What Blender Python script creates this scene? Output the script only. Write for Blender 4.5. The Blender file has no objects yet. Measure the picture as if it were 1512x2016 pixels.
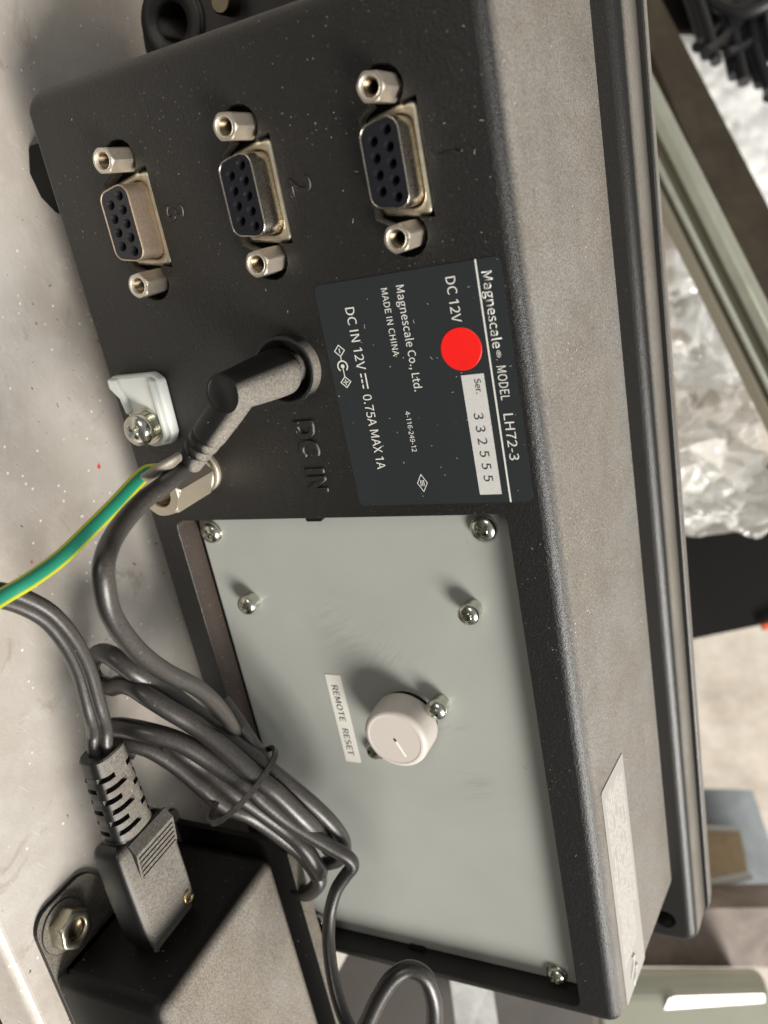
import bpy, bmesh, math, random
from mathutils import Vector, Matrix, noise
from mathutils.geometry import tessellate_polygon
random.seed(7)
C = bpy.context
SC = C.scene
MM = 0.001

# ---------------------------------------------------------------- frame of the place
# everything below is written in millimetres in the unit's own frame:
# x along its width, y towards its top side, z out of its back cover
def W(x, y, z):
    return Vector((x, -z, y)) * MM
def WD(v):
    return Vector((v[0], -v[2], v[1]))

# ---------------------------------------------------------------- camera
CAM = Vector((-49.6238, 74.9229, 147.9932))
RM = Matrix(((0.188271, 0.8939, -0.406814), (0.923761, -0.020521, 0.382419), (0.333496, -0.447797, -0.829613)))
FPX = 1623.74
cd = bpy.data.cameras.new("camera")
cam = bpy.data.objects.new("camera", cd)
SC.collection.objects.link(cam)
ax_r, ax_d, ax_f = (WD(RM[i]).normalized() for i in range(3))
m = Matrix((ax_r, -ax_d, -ax_f)).transposed().to_4x4()
m.translation = W(*CAM)
cam.matrix_world = m
cd.sensor_fit = 'VERTICAL'
cd.sensor_height = 36.0
cd.sensor_width = 27.0
cd.lens = FPX / 2016 * 36.0
cd.clip_start = 0.005
cd.clip_end = 20.0
cd.dof.use_dof = True
cd.dof.focus_distance = 0.176
cd.dof.aperture_fstop = 15.0
SC.camera = cam

def at(u, v, depth):
    """a point of the place seen in direction (u, v), depth millimetres away"""
    d = Vector(((u - 756) / FPX, (v - 1008) / FPX, 1.0)) * depth
    return CAM + RM.transposed() @ d

# ---------------------------------------------------------------- world and lamps
w = bpy.data.worlds.new("World")
SC.world = w
w.use_nodes = True
nt = w.node_tree
bg = nt.nodes['Background']
tc = nt.nodes.new('ShaderNodeTexCoord')
sx = nt.nodes.new('ShaderNodeSeparateXYZ')
rp = nt.nodes.new('ShaderNodeValToRGB')
mr = nt.nodes.new('ShaderNodeMapRange')
nt.links.new(tc.outputs['Generated'], sx.inputs[0])
nt.links.new(sx.outputs['Z'], mr.inputs[0])
mr.inputs[1].default_value = -1
nt.links.new(mr.outputs[0], rp.inputs[0])
rp.color_ramp.elements[0].color = (0.10, 0.085, 0.065, 1)
rp.color_ramp.elements[0].position = 0.25
rp.color_ramp.elements[1].color = (0.62, 0.66, 0.70, 1)
rp.color_ramp.elements[1].position = 0.9
nt.links.new(rp.outputs[0], bg.inputs[0])
bg.inputs[1].default_value = 0.50

def area(name, pos, target, sx_, sy_, power, col):
    ld = bpy.data.lights.new(name, 'AREA')
    ld.shape = 'RECTANGLE'
    ld.size, ld.size_y = sx_, sy_
    ld.energy = power
    ld.color = col
    o = bpy.data.objects.new(name, ld)
    SC.collection.objects.link(o)
    o.location = W(*pos)
    o.rotation_euler = (W(*target) - W(*pos)).to_track_quat('-Z', 'Y').to_euler()
    return o
LD = Vector((1.0, 1.12, 0.95)).normalized()
area("window_lamp", Vector((60, -20, 0)) + LD * 1700, (60, -20, 0), 0.74, 0.64, 56.0, (1.0, 0.965, 0.905))
area("room_lamp", (-900, 300, 1300), (20, -20, 0), 0.6, 0.35, 4.5, (1.0, 0.93, 0.82))
SC.view_settings.view_transform = 'Standard'
SC.view_settings.look = 'None'
SC.view_settings.exposure = 0.0
SC.view_settings.gamma = 1.0
SC.render.engine = 'CYCLES'
SC.cycles.max_bounces = 8

# ---------------------------------------------------------------- materials
MATS = {}
def nodes(name):
    mt = bpy.data.materials.new(name)
    mt.use_nodes = True
    return mt, mt.node_tree, mt.node_tree.nodes['Principled BSDF']

def N(nt, kind, **kw):
    n = nt.nodes.new(kind)
    for k, v in kw.items():
        setattr(n, k, v)
    return n

def noise_tex(nt, vec, scale, detail=3.0, rough=0.55, dist=0.0):
    n = N(nt, 'ShaderNodeTexNoise')
    n.inputs['Scale'].default_value = scale
    n.inputs['Detail'].default_value = detail
    n.inputs['Roughness'].default_value = rough
    n.inputs['Distortion'].default_value = dist
    nt.links.new(vec, n.inputs['Vector'])
    return n.outputs['Fac']

def ramp(nt, fac, p0, p1, c0=(0, 0, 0, 1), c1=(1, 1, 1, 1)):
    r = N(nt, 'ShaderNodeValToRGB')
    r.color_ramp.elements[0].position = p0
    r.color_ramp.elements[1].position = p1
    r.color_ramp.elements[0].color = c0
    r.color_ramp.elements[1].color = c1
    nt.links.new(fac, r.inputs[0])
    return r.outputs[0]

def mix(nt, fac, a, b):
    mx = N(nt, 'ShaderNodeMix', data_type='RGBA')
    for sock, v in ((0, fac), (6, a), (7, b)):
        if hasattr(v, 'is_output'):
            nt.links.new(v, mx.inputs[sock])
        else:
            mx.inputs[sock].default_value = v if sock == 0 else (*v, 1)
    return mx.outputs[2]

def math_(nt, op, a, b=0.0, clamp=False):
    n = N(nt, 'ShaderNodeMath', operation=op, use_clamp=clamp)
    for k, v in ((0, a), (1, b)):
        if hasattr(v, 'is_output'):
            nt.links.new(v, n.inputs[k])
        else:
            n.inputs[k].default_value = v
    return n.outputs[0]

def material(name, col, rough=0.5, metal=0.0, dust=0.0, dust_col=(0.40, 0.36, 0.31), specks=0.0, mottled=0.0,
             grain=0.0, grain_scale=2500, col2=None, bump=0.0, bump_scale=1800, spec=0.5, coat=0.0, speck_scale=900,
             dust_axis=(0.0, 0.0, 1.0), dust_lo=0.35, dust_hi=0.95, base_dust=0.0, mottle_scale=60, speck_col=(0.75, 0.70, 0.62)):
    if name in MATS:
        return MATS[name]
    mt, nt, b = nodes(name)
    t = N(nt, 'ShaderNodeTexCoord').outputs['Object']
    c = None
    base = tuple(col)
    c = base
    if mottled or col2:
        f = ramp(nt, noise_tex(nt, t, mottle_scale, 6, 0.6, 0.6), 0.35, 0.72)
        c2 = col2 or tuple(x * (1 - mottled) for x in col)
        c = mix(nt, f, c, c2)
    if grain:
        f = noise_tex(nt, t, grain_scale, 4, 0.7)
        c = mix(nt, math_(nt, 'MULTIPLY', ramp(nt, f, 0.35, 0.75), grain), c, tuple(min(1, x * 2.2 + 0.03) for x in col))
    r_out = None
    if dust or base_dust:
        g = N(nt, 'ShaderNodeNewGeometry')
        dp = N(nt, 'ShaderNodeVectorMath', operation='DOT_PRODUCT')
        nt.links.new(g.outputs['Normal'], dp.inputs[0])
        dp.inputs[1].default_value = Vector(dust_axis).normalized()
        up = ramp(nt, dp.outputs['Value'], dust_lo, dust_hi)
        fine = ramp(nt, noise_tex(nt, t, 2000, 6, 0.85), 0.41, 0.585)
        big = ramp(nt, noise_tex(nt, t, 55, 4, 0.6), 0.25, 0.75)
        cov = math_(nt, 'MULTIPLY', up, dust)
        cov = math_(nt, 'ADD', cov, base_dust, True)
        cov = math_(nt, 'MULTIPLY', cov, math_(nt, 'ADD', math_(nt, 'MULTIPLY', fine, 0.58), 0.46))
        cov = math_(nt, 'MULTIPLY', cov, math_(nt, 'ADD', math_(nt, 'MULTIPLY', big, 0.22), 0.82), True)
        tint = ramp(nt, noise_tex(nt, t, 38, 5, 0.65, 0.5), 0.35, 0.70)
        dcol = mix(nt, tint, dust_col, tuple(a * b for a, b in zip(dust_col, (0.84, 0.78, 0.70))))
        c = mix(nt, cov, c, dcol)
        r_out = math_(nt, 'ADD', math_(nt, 'MULTIPLY', cov, 0.9 - rough), rough, True)
    if specks:
        vo = N(nt, 'ShaderNodeTexVoronoi')
        vo.inputs['Scale'].default_value = speck_scale
        nt.links.new(t, vo.inputs['Vector'])
        dn = noise_tex(nt, t, speck_scale * 1.7, 2, .6)
        near = ramp(nt, math_(nt, 'MULTIPLY', vo.outputs['Distance'], math_(nt, 'ADD', math_(nt, 'MULTIPLY', dn, 2.4), 0.1)), 0.10, 0.22, (1, 1, 1, 1), (0, 0, 0, 1))
        sep = N(nt, 'ShaderNodeSeparateColor')
        nt.links.new(vo.outputs['Color'], sep.inputs[0])
        pick = math_(nt, 'GREATER_THAN', sep.outputs[0], 1.0 - specks)
        clump = ramp(nt, noise_tex(nt, t, 42, 5, 0.7), 0.46, 0.64)
        amt = math_(nt, 'ADD', math_(nt, 'MULTIPLY', sep.outputs[1], 1.1), 0.15)
        k = math_(nt, 'MULTIPLY', math_(nt, 'MULTIPLY', near, pick), math_(nt, 'MULTIPLY', amt, math_(nt, 'ADD', math_(nt, 'MULTIPLY', clump, 0.88), 0.12)), True)
        if dust:
            k = math_(nt, 'MULTIPLY', k, math_(nt, 'ADD', math_(nt, 'MULTIPLY', up, 0.6), 0.4))
        c = mix(nt, k, c, speck_col)
    if hasattr(c, 'is_output'):
        nt.links.new(c, b.inputs['Base Color'])
    else:
        b.inputs['Base Color'].default_value = (*c, 1)
    if r_out is not None:
        nt.links.new(r_out, b.inputs['Roughness'])
    else:
        b.inputs['Roughness'].default_value = rough
    b.inputs['Metallic'].default_value = metal
    b.inputs['Specular IOR Level'].default_value = spec
    b.inputs['Coat Weight'].default_value = coat
    if bump:
        bp = N(nt, 'ShaderNodeBump')
        bp.inputs['Strength'].default_value = bump
        bp.inputs['Distance'].default_value = 0.0002
        nt.links.new(noise_tex(nt, t, bump_scale, 5, 0.7), bp.inputs['Height'])
        nt.links.new(bp.outputs[0], b.inputs['Normal'])
    MATS[name] = mt
    return mt

DUSTY = (0.315, 0.296, 0.27)
black = material('textured_black_plastic', (0.0055, 0.005, 0.0045), 0.32, spec=0.6, dust=1.0, dust_col=DUSTY, specks=0.42, grain=0.2, speck_col=(0.95, 0.90, 0.82), bump=0.8,  # pale specks: dust grains, with bright sparkle glints painted in
                 bump_scale=1900, base_dust=0.008, speck_scale=950, dust_lo=0.62, dust_hi=0.98)
black_dark = material('recess_black_plastic', (0.006, 0.0055, 0.005), 0.6, bump=0.3, spec=0.2)
flangem = material('flange_black_plastic', (0.012, 0.011, 0.010), 0.32, dust=0.95, dust_col=DUSTY, specks=0.10, bump=0.5, bump_scale=2400,
                   base_dust=0.008, speck_scale=1100, dust_lo=0.80, dust_hi=1.0)
cable_black = material('cable_black_rubber', (0.011, 0.0105, 0.0105), 0.27, spec=0.6, dust=0.26, dust_col=(0.30, 0.27, 0.245), specks=0.08, speck_scale=1000,
                       bump=0.2, dust_lo=0.2, dust_hi=0.95, base_dust=0.03)
plug_black = material('plug_black_rubber', (0.007, 0.0065, 0.006), 0.45, spec=0.35, dust=0.95, dust_col=(0.34, 0.315, 0.28), specks=0.2, speck_scale=1000,
                      bump=0.4, dust_lo=0.38, dust_hi=0.72, dust_axis=(0.62, 0.0, 0.78))  # dust coat leans towards the lamp, so the plug's lit side is painted in
mains_black = material('mains_plug_black_rubber', (0.008, 0.0078, 0.0075), 0.34, dust=0.85, dust_col=(0.36, 0.33, 0.29), specks=0.16,
                       speck_scale=800, bump=0.3, dust_lo=0.55, dust_hi=0.99)
adaptm = material('adapter_black_plastic', (0.006, 0.0055, 0.005), 0.5, spec=0.3, dust=1.0, dust_col=(0.40, 0.365, 0.32), specks=0.25, speck_scale=800,
                  bump=0.3, dust_lo=0.5, dust_hi=0.98, base_dust=0.0)
bracketm = material('bracket_black_steel', (0.006, 0.0055, 0.005), 0.5, spec=0.3, dust=0.75, dust_col=(0.33, 0.30, 0.26), specks=0.15, speck_scale=400,
                    bump=0.3, dust_lo=0.6, dust_hi=0.98)
panelm = material('grey_green_panel_paint', (0.325, 0.332, 0.305), 0.34, mottled=0.10, mottle_scale=22, bump=0.06, spec=0.45, specks=0.012,
                  speck_scale=300, speck_col=(0.10, 0.09, 0.07))
labelm = material('label_black_film', (0.018, 0.022, 0.023), 0.38, specks=0.025, speck_scale=1100, bump=0.05)
labelink = material('label_white_ink', (0.60, 0.60, 0.56), 0.5)
inkblack = material('print_black_ink', (0.03, 0.03, 0.035), 0.5)
silverm = material('serial_silver_film', (0.46, 0.45, 0.43), 0.5, grain=0.15)
redm = material('red_vinyl', (0.80, 0.012, 0.009), 0.38, mottled=.12, mottle_scale=160, bump=.12, bump_scale=500)
nickel = material('hex_nut_nickel', (0.72, 0.65, 0.54), 0.42, 1.0, dust=0.65, dust_col=(0.56, 0.48, 0.39), grain=0.3, bump=0.5, bump_scale=2200,
                  dust_lo=0.2, dust_hi=0.95)
gold = material('passivated_plate', (0.64, 0.59, 0.47), 0.45, 1.0, mottled=0.3, mottle_scale=300, bump=0.25, bump_scale=900)
shellm = material('tin_shell', (0.62, 0.56, 0.48), 0.19, 1.0, dust=0.16, dust_col=(0.46, 0.36, 0.27), specks=0.25, speck_scale=1200,
                  bump=0.2, dust_lo=0.05, dust_hi=0.9)
shelldusty = material('dusty_tin_shell', (0.60, 0.50, 0.40), 0.36, 1.0, dust=0.75, dust_col=(0.42, 0.31, 0.22), specks=0.35, speck_scale=1200,
                  bump=0.4, dust_lo=0.0, dust_hi=0.8)
insul = material('connector_black_insert', (0.013, 0.013, 0.016), 0.24, specks=0.03, speck_scale=900)
holem = material('socket_hole_black', (0.003, 0.003, 0.003), 0.25)
zinc = material('zinc_screw', (0.62, 0.62, 0.54), 0.20, 1.0, bump=0.08)
zincrough = material('galvanised_steel', (0.44, 0.44, 0.42), 0.42, 0.7, mottled=0.4, mottle_scale=90)
nylon = material('white_nylon', (0.70, 0.72, 0.68), 0.35, mottled=0.12, mottle_scale=80)
knobm = material('grey_knob_plastic', (0.53, 0.485, 0.44), 0.42, bump=0.05)
knobwhite = material('knob_white_line', (0.85, 0.82, 0.75), 0.5)
tapem = material('label_tape_white', (0.62, 0.60, 0.55), 0.35)
groundnut = material('ground_terminal_nickel', (0.58, 0.52, 0.42), 0.42, 1.0, dust=0.6, dust_col=(0.50, 0.44, 0.35), bump=0.3,
                     dust_lo=0.1, dust_hi=0.95)
greenm = material('wire_green_pvc', (0.018, 0.25, 0.15), 0.36, bump=0.1)
yellowm = material('wire_yellow_pvc', (0.52, 0.52, 0.02), 0.36)
stickm = material('side_sticker_film', (0.36, 0.355, 0.335), 0.28, grain=.1)
stickink = material('side_sticker_print', (0.53, 0.525, 0.495), 0.45)
brass = material('brass_ring', (0.75, 0.55, 0.26), 0.35, 1.0)

def add_scuffs(mt):
    nt = mt.node_tree
    b = nt.nodes['Principled BSDF']
    src = b.inputs['Base Color'].links[0].from_socket
    t = N(nt, 'ShaderNodeTexCoord').outputs['Object']
    col = src
    for (cx, cz, rx, rz, ang, sc) in ((-.036, -.006, .020, .016, 1.15, 260), (-.030, .004, .016, .012, .75, 340), (.006, .022, .012, .010, 1.4, 320), (-.012, .018, .014, .008, 1.1, 300)):
        mp = N(nt, 'ShaderNodeMapping')
        nt.links.new(t, mp.inputs[0])
        mp.vector_type = 'TEXTURE'
        mp.inputs['Rotation'].default_value = (0, ang, 0)
        mp.inputs['Scale'].default_value = (9, 1, 1)
        st_ = ramp(nt, noise_tex(nt, mp.outputs[0], sc * 3.2, 3, .6), .48, .66)
        mk = N(nt, 'ShaderNodeMapping'); mk.vector_type = 'TEXTURE'
        nt.links.new(t, mk.inputs[0])
        mk.inputs['Location'].default_value = (cx, 0, cz)
        mk.inputs['Scale'].default_value = (rx, 1, rz)
        ln = N(nt, 'ShaderNodeVectorMath', operation='LENGTH')
        nt.links.new(mk.outputs[0], ln.inputs[0])
        fall = ramp(nt, math_(nt, 'ADD', ln.outputs['Value'], math_(nt, 'MULTIPLY', noise_tex(nt, t, 90, 3), .6)), .55, 1.35, (1, 1, 1, 1), (0, 0, 0, 1))
        col = mix(nt, math_(nt, 'MULTIPLY', math_(nt, 'MULTIPLY', st_, fall), .34), col, (0.19, 0.195, 0.17))
    smear = ramp(nt, noise_tex(nt, t, 26, 4, .6, 1.5), .42, .75)
    col = mix(nt, math_(nt, 'MULTIPLY', smear, .22), col, (0.27, 0.285, 0.27))
    nt.links.new(col, b.inputs['Base Color'])
    rr = ramp(nt, noise_tex(nt, t, 40, 5, .65, .8), .3, .8, (.27, .27, .27, 1), (.50, .50, .50, 1))
    nt.links.new(rr, b.inputs['Roughness'])
add_scuffs(panelm)

def shelf_material():
    mt, nt, b = nodes('painted_steel_shelf')
    t = N(nt, 'ShaderNodeTexCoord').outputs['Object']
    big = ramp(nt, noise_tex(nt, t, 14, 5, 0.6, 0.2), 0.32, 0.70)
    c = mix(nt, big, (0.61, 0.58, 0.535), (0.46, 0.405, 0.35))
    mid = ramp(nt, noise_tex(nt, t, 130, 5, 0.7), 0.50, 0.80)
    c = mix(nt, math_(nt, 'MULTIPLY', mid, 0.55), c, (0.68, 0.66, 0.61))
    rust = ramp(nt, noise_tex(nt, t, 60, 5, 0.7, 1.0), 0.60, 0.70)
    c = mix(nt, math_(nt, 'MULTIPLY', rust, 0.42), c, (0.27, 0.19, 0.12))
    blot = ramp(nt, noise_tex(nt, t, 24, 5, 0.6, 0.2), 0.48, 0.72)
    c = mix(nt, math_(nt, 'MULTIPLY', blot, 0.42), c, (0.33, 0.27, 0.22))
    mp = N(nt, 'ShaderNodeMapping'); mp.vector_type = 'TEXTURE'
    nt.links.new(t, mp.inputs[0])
    mp.inputs['Rotation'].default_value = (0, 0, 0.5)
    mp.inputs['Scale'].default_value = (14, 1, 1)
    scr = ramp(nt, noise_tex(nt, mp.outputs[0], 1500, 2, 0.5), 0.66, 0.72)
    c = mix(nt, math_(nt, 'MULTIPLY', scr, 0.35), c, (0.72, 0.70, 0.66))
    sp = ramp(nt, noise_tex(nt, t, 520, 3, 0.6, 0.3), 0.69, 0.72)
    c = mix(nt, math_(nt, 'MULTIPLY', sp, 0.85), c, (0.10, 0.055, 0.03))
    vo = N(nt, 'ShaderNodeTexVoronoi')
    vo.inputs['Scale'].default_value = 520
    nt.links.new(t, vo.inputs['Vector'])
    near = ramp(nt, vo.outputs['Distance'], 0.12, 0.22, (1, 1, 1, 1), (0, 0, 0, 1))
    sep = N(nt, 'ShaderNodeSeparateColor')
    nt.links.new(vo.outputs['Color'], sep.inputs[0])
    k = math_(nt, 'MULTIPLY', near, math_(nt, 'GREATER_THAN', sep.outputs[0], 0.86))
    c = mix(nt, k, c, (0.85, 0.82, 0.76))
    nt.links.new(c, b.inputs['Base Color'])
    rr = ramp(nt, noise_tex(nt, t, 35, 4, .6, .6), .3, .75, (.24, .24, .24, 1), (.52, .52, .52, 1))
    nt.links.new(rr, b.inputs['Roughness'])
    bp = N(nt, 'ShaderNodeBump')
    bp.inputs['Strength'].default_value = 0.25
    bp.inputs['Distance'].default_value = 0.0004
    nt.links.new(noise_tex(nt, t, 700, 5, 0.7), bp.inputs['Height'])
    nt.links.new(bp.outputs[0], b.inputs['Normal'])
    return mt
shelfm = shelf_material()
concrete = material('concrete_floor', (0.62, 0.55, 0.46), 0.8, col2=(0.40, 0.34, 0.27), mottle_scale=16, grain=0.25, grain_scale=60, bump=0.4, bump_scale=120)
rusty = material('rusty_flat_steel', (0.050, 0.036, 0.020), 0.7, mottled=0.6, mottle_scale=55, specks=0.03, speck_scale=110, speck_col=(0.24, 0.21, 0.16), bump=0.5, bump_scale=300)
railm = material('green_grey_rail_paint', (0.37, 0.38, 0.31), 0.22, coat=0.4, mottled=0.2, mottle_scale=40)
raildark = material('rail_groove_olive', (0.09, 0.085, 0.055), 0.6)
rubberm = material('hose_black_rubber', (0.018, 0.019, 0.022), 0.35, mottled=0.4, mottle_scale=60)
boxm = material('matt_black_case', (0.0035, 0.0032, 0.003), 0.6, spec=0.2, specks=0.10, speck_scale=95, speck_col=(0.12, 0.115, 0.10))  # pale specks paint blurred glints into the black
slate = material('blue_grey_paint', (0.29, 0.32, 0.335), 0.6, mottled=0.5, mottle_scale=30, bump=0.4, bump_scale=80)
tan = material('tan_wood_block', (0.58, 0.43, 0.26), 0.7, mottled=0.35, mottle_scale=45)
rustblock = material('rusty_brown_machine_bed', (0.155, 0.125, 0.105), 0.55, col2=(0.34, 0.27, 0.235), mottle_scale=45, bump=0.5, bump_scale=120)
palebox = material('pale_green_enamel', (0.50, 0.51, 0.41), 0.20, mottled=0.15, mottle_scale=20, coat=0.5)
offwhite = material('off_white_enamel', (0.66, 0.65, 0.60), 0.3, mottled=0.15, mottle_scale=30)
redpaint = material('red_paint_flake', (0.75, 0.10, 0.03), 0.5)

def wrap_material(name, alpha, col):
    mt, nt, b = nodes(name)
    b.inputs['Base Color'].default_value = (*col, 1)
    b.inputs['Roughness'].default_value = 0.14
    b.inputs['Alpha'].default_value = alpha
    b.inputs['Coat Weight'].default_value = 1.0
    b.inputs['Coat IOR'].default_value = 2.0
    b.inputs['Coat Roughness'].default_value = 0.08
    b.inputs['Subsurface Weight'].default_value = 0.0
    return mt
wrapm = wrap_material('clear_crumpled_film', 0.66, (0.88, 0.87, 0.83))
bagm = wrap_material('white_sheet_film', 0.98, (0.86, 0.86, 0.84))
bagm.node_tree.nodes['Principled BSDF'].inputs['Roughness'].default_value = 0.4
bagm.node_tree.nodes['Principled BSDF'].inputs['Coat Weight'].default_value = 0.1

# ---------------------------------------------------------------- builders
COL = SC.collection
BASE = {}            # world location of every object, kept so children can be placed relative to it

def register(o, loc_world, parent):
    BASE[o.name] = loc_world.copy()
    COL.objects.link(o)
    if parent is not None:
        o.parent = parent
        o.location = loc_world - BASE[parent.name]
    else:
        o.location = loc_world

def thing(name, label, cat, base, group=None, kind=None):
    o = bpy.data.objects.new(name, None)
    o.empty_display_size = 0.01
    register(o, W(*base), None)
    o['label'] = label
    o['category'] = cat
    if group: o['group'] = group
    if kind: o['kind'] = kind
    return o

class MB:
    """collects geometry in millimetres of the unit's frame"""
    def __init__(self):
        self.v, self.f, self.s = [], [], []
    def add(self, vs, fs, smooth=False):
        n = len(self.v)
        self.v += [Vector(p) for p in vs]
        for f in fs:
            self.f.append([i + n for i in f])
            self.s.append(smooth)
    def box(self, x0, x1, y0, y1, z0, z1):
        v = [(x, y, z) for x in (x0, x1) for y in (y0, y1) for z in (z0, z1)]
        self.add(v, [(0, 1, 3, 2), (4, 6, 7, 5), (0, 4, 5, 1), (2, 3, 7, 6), (0, 2, 6, 4), (1, 5, 7, 3)])
    def loops(self, loops, close=True, cap0=False, cap1=False, smooth=True):
        n = len(loops[0])
        vs = [p for l in loops for p in l]
        fs = []
        for a in range(len(loops) - 1):
            for i in range(n if close else n - 1):
                j = (i + 1) % n
                fs.append((a * n + i, a * n + j, (a + 1) * n + j, (a + 1) * n + i))
        self.add(vs, fs, smooth)
        if cap0: self.add(list(loops[0]), [list(range(n))[::-1]])
        if cap1: self.add(list(loops[-1]), [list(range(n))])
    def lathe(self, prof, c, axis=(0, 0, 1), n=32, up=None, smooth=True, cap0=False, cap1=False):
        """prof: (radius or function of the angle, height along the axis)"""
        a = Vector(axis).normalized()
        u = Vector(up) if up else (Vector((1, 0, 0)) if abs(a.x) < 0.9 else Vector((0, 1, 0)))
        u = (u - a * u.dot(a)).normalized()
        v = a.cross(u)
        c = Vector(c)
        L = []
        for r, h in prof:
            L.append([c + a * h + (u * math.cos(t) + v * math.sin(t)) * (r(t) if callable(r) else r)
                      for t in (2 * math.pi * i / n for i in range(n))])
        self.loops(L, True, cap0, cap1, smooth)
    def tube(self, pts, r, n=14, closed=False, cap=True, sub=8, flat=1.0, flat_dir=None):
        P = smooth_path(pts, sub, closed)
        if callable(r):
            R = [r(i / (len(P) - 1)) for i in range(len(P))]
        elif isinstance(r, (list, tuple)):
            R = [lerp_list(r, i / (len(P) - 1)) for i in range(len(P))]
        else:
            R = [r] * len(P)
        L = []
        prev = None
        for i, p in enumerate(P):
            if closed:
                t = P[(i + 1) % len(P)] - P[i - 1]
            else:
                t = P[min(i + 1, len(P) - 1)] - P[max(i - 1, 0)]
            t.normalize()
            if prev is None:
                prev = Vector((0, 0, 1)) if abs(t.z) < 0.9 else Vector((1, 0, 0))
                if flat_dir: prev = Vector(flat_dir)
            u = (prev - t * prev.dot(t)).normalized()
            prev = u
            v = t.cross(u)
            L.append([p + (u * math.cos(a) + v * math.sin(a) * flat) * R[i] for a in (2 * math.pi * k / n for k in range(n))])
        if closed:
            L.append(L[0])
            self.loops(L, True)
        else:
            self.loops(L, True, cap, cap)
    def prism(self, poly, z0, z1, fr=None, smooth=False, bevel=0.0):
        """extrude a 2D outline; fr=(origin, u, v, w) or the unit's own x, y, z"""
        if fr is None:
            f = lambda a, b, h: Vector((a, b, h))
        else:
            o, u, v, q = (Vector(k) for k in fr)
            f = lambda a, b, h: o + u * a + v * b + q * h
        L = []
        if bevel:
            L.append([f(a, b, z0) for a, b in offset(poly, -bevel)])
            L.append([f(a, b, z0 + bevel * .3) for a, b in offset(poly, -bevel * .3)])
            L.append([f(a, b, z0 + bevel) for a, b in poly])
            L.append([f(a, b, z1 - bevel) for a, b in poly])
            L.append([f(a, b, z1 - bevel * .3) for a, b in offset(poly, -bevel * .3)])
            L.append([f(a, b, z1) for a, b in offset(poly, -bevel)])
        else:
            L = [[f(a, b, z0) for a, b in poly], [f(a, b, z1) for a, b in poly]]
        self.loops(L, True, True, True, smooth)
    def build(self, name, mat, parent=None, base=None, label=None, autosmooth=None):
        org = W(*base) if base is not None else (BASE[parent.name] if parent is not None else W(0, 0, 0))
        me = bpy.data.meshes.new(name)
        me.from_pydata([W(*p) - org for p in self.v], [], self.f)
        me.polygons.foreach_set('use_smooth', self.s)
        bm = bmesh.new(); bm.from_mesh(me)
        bmesh.ops.recalc_face_normals(bm, faces=bm.faces)
        bm.to_mesh(me); bm.free()
        me.materials.append(mat)
        o = bpy.data.objects.new(name, me)
        register(o, org, parent)
        if label: o['label'] = label
        return o

def lerp_list(r, t):
    k = t * (len(r) - 1)
    i = min(int(k), len(r) - 2)
    return r[i] + (r[i + 1] - r[i]) * (k - i)

def smooth_path(pts, sub, closed=False):
    P = [Vector(p) for p in pts]
    n = len(P)
    out = []
    rng = range(n) if closed else range(n - 1)
    for i in rng:
        if closed:
            a, b, c, d = P[i - 1], P[i], P[(i + 1) % n], P[(i + 2) % n]
        else:
            b, c = P[i], P[i + 1]
            a = P[i - 1] if i > 0 else b * 2 - c
            d = P[i + 2] if i + 2 < n else c * 2 - b
        for k in range(sub):
            t = k / sub
            out.append(0.5 * ((2 * b) + (c - a) * t + (2 * a - 5 * b + 4 * c - d) * t * t + (3 * b - a - 3 * c + d) * t ** 3))
    if not closed: out.append(P[-1])
    return out

def area2(poly):
    return sum(poly[i - 1][0] * p[1] - p[0] * poly[i - 1][1] for i, p in enumerate(poly)) / 2

def offset(poly, d):
    """move a 2D outline outwards by d"""
    sg = 1 if area2(poly) > 0 else -1
    out = []
    n = len(poly)
    for i in range(n):
        a, b, c = Vector(poly[i - 1]), Vector(poly[i]), Vector(poly[(i + 1) % n])
        e1, e2 = (b - a), (c - b)
        if e1.length < 1e-9 or e2.length < 1e-9:
            out.append(tuple(b)); continue
        e1.normalize(); e2.normalize()
        n1 = Vector((e1.y, -e1.x)) * sg
        n2 = Vector((e2.y, -e2.x)) * sg
        nn = n1 + n2
        if nn.length < 1e-6: nn = n1
        nn.normalize()
        k = d / max(0.4, nn.dot(n1))
        out.append((b.x + nn.x * k, b.y + nn.y * k))
    return out

def round_poly(pts, r, seg=6):
    """round the corners of a 2D outline (r: number or one per corner)"""
    out = []
    n = len(pts)
    for i in range(n):
        a, b, c = Vector(pts[i - 1]), Vector(pts[i]), Vector(pts[(i + 1) % n])
        rr = r[i] if isinstance(r, (list, tuple)) else r
        e1, e2 = (a - b).normalized(), (c - b).normalized()
        ang = e1.angle(e2)
        t = min(rr / math.tan(ang / 2), (a - b).length * .49, (c - b).length * .49)
        rr2 = t * math.tan(ang / 2)
        p1, p2 = b + e1 * t, b + e2 * t
        cen = b + (e1 + e2).normalized() * (rr2 / math.sin(ang / 2))
        v1, v2 = p1 - cen, p2 - cen
        a1 = math.atan2(v1.y, v1.x)
        da = (math.atan2(v2.y, v2.x) - a1 + math.pi) % (2 * math.pi) - math.pi
        for k in range(seg + 1):
            q = a1 + da * k / seg
            out.append((cen.x + rr2 * math.cos(q), cen.y + rr2 * math.sin(q)))
    return out

def rrect(x0, x1, y0, y1, r, seg=6):
    return round_poly([(x0, y0), (x1, y0), (x1, y1), (x0, y1)], r, seg)

def circle(cx, cy, r, n=32):
    return [(cx + r * math.cos(2 * math.pi * i / n), cy + r * math.sin(2 * math.pi * i / n)) for i in range(n)]

def hexr(af, turn=0.0, cap=None):
    def f(t):
        a = (t + turn) % (math.pi / 3)
        r = af / 2 / math.cos(a - math.pi / 6)
        return min(r, cap) if cap else r
    return f

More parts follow.
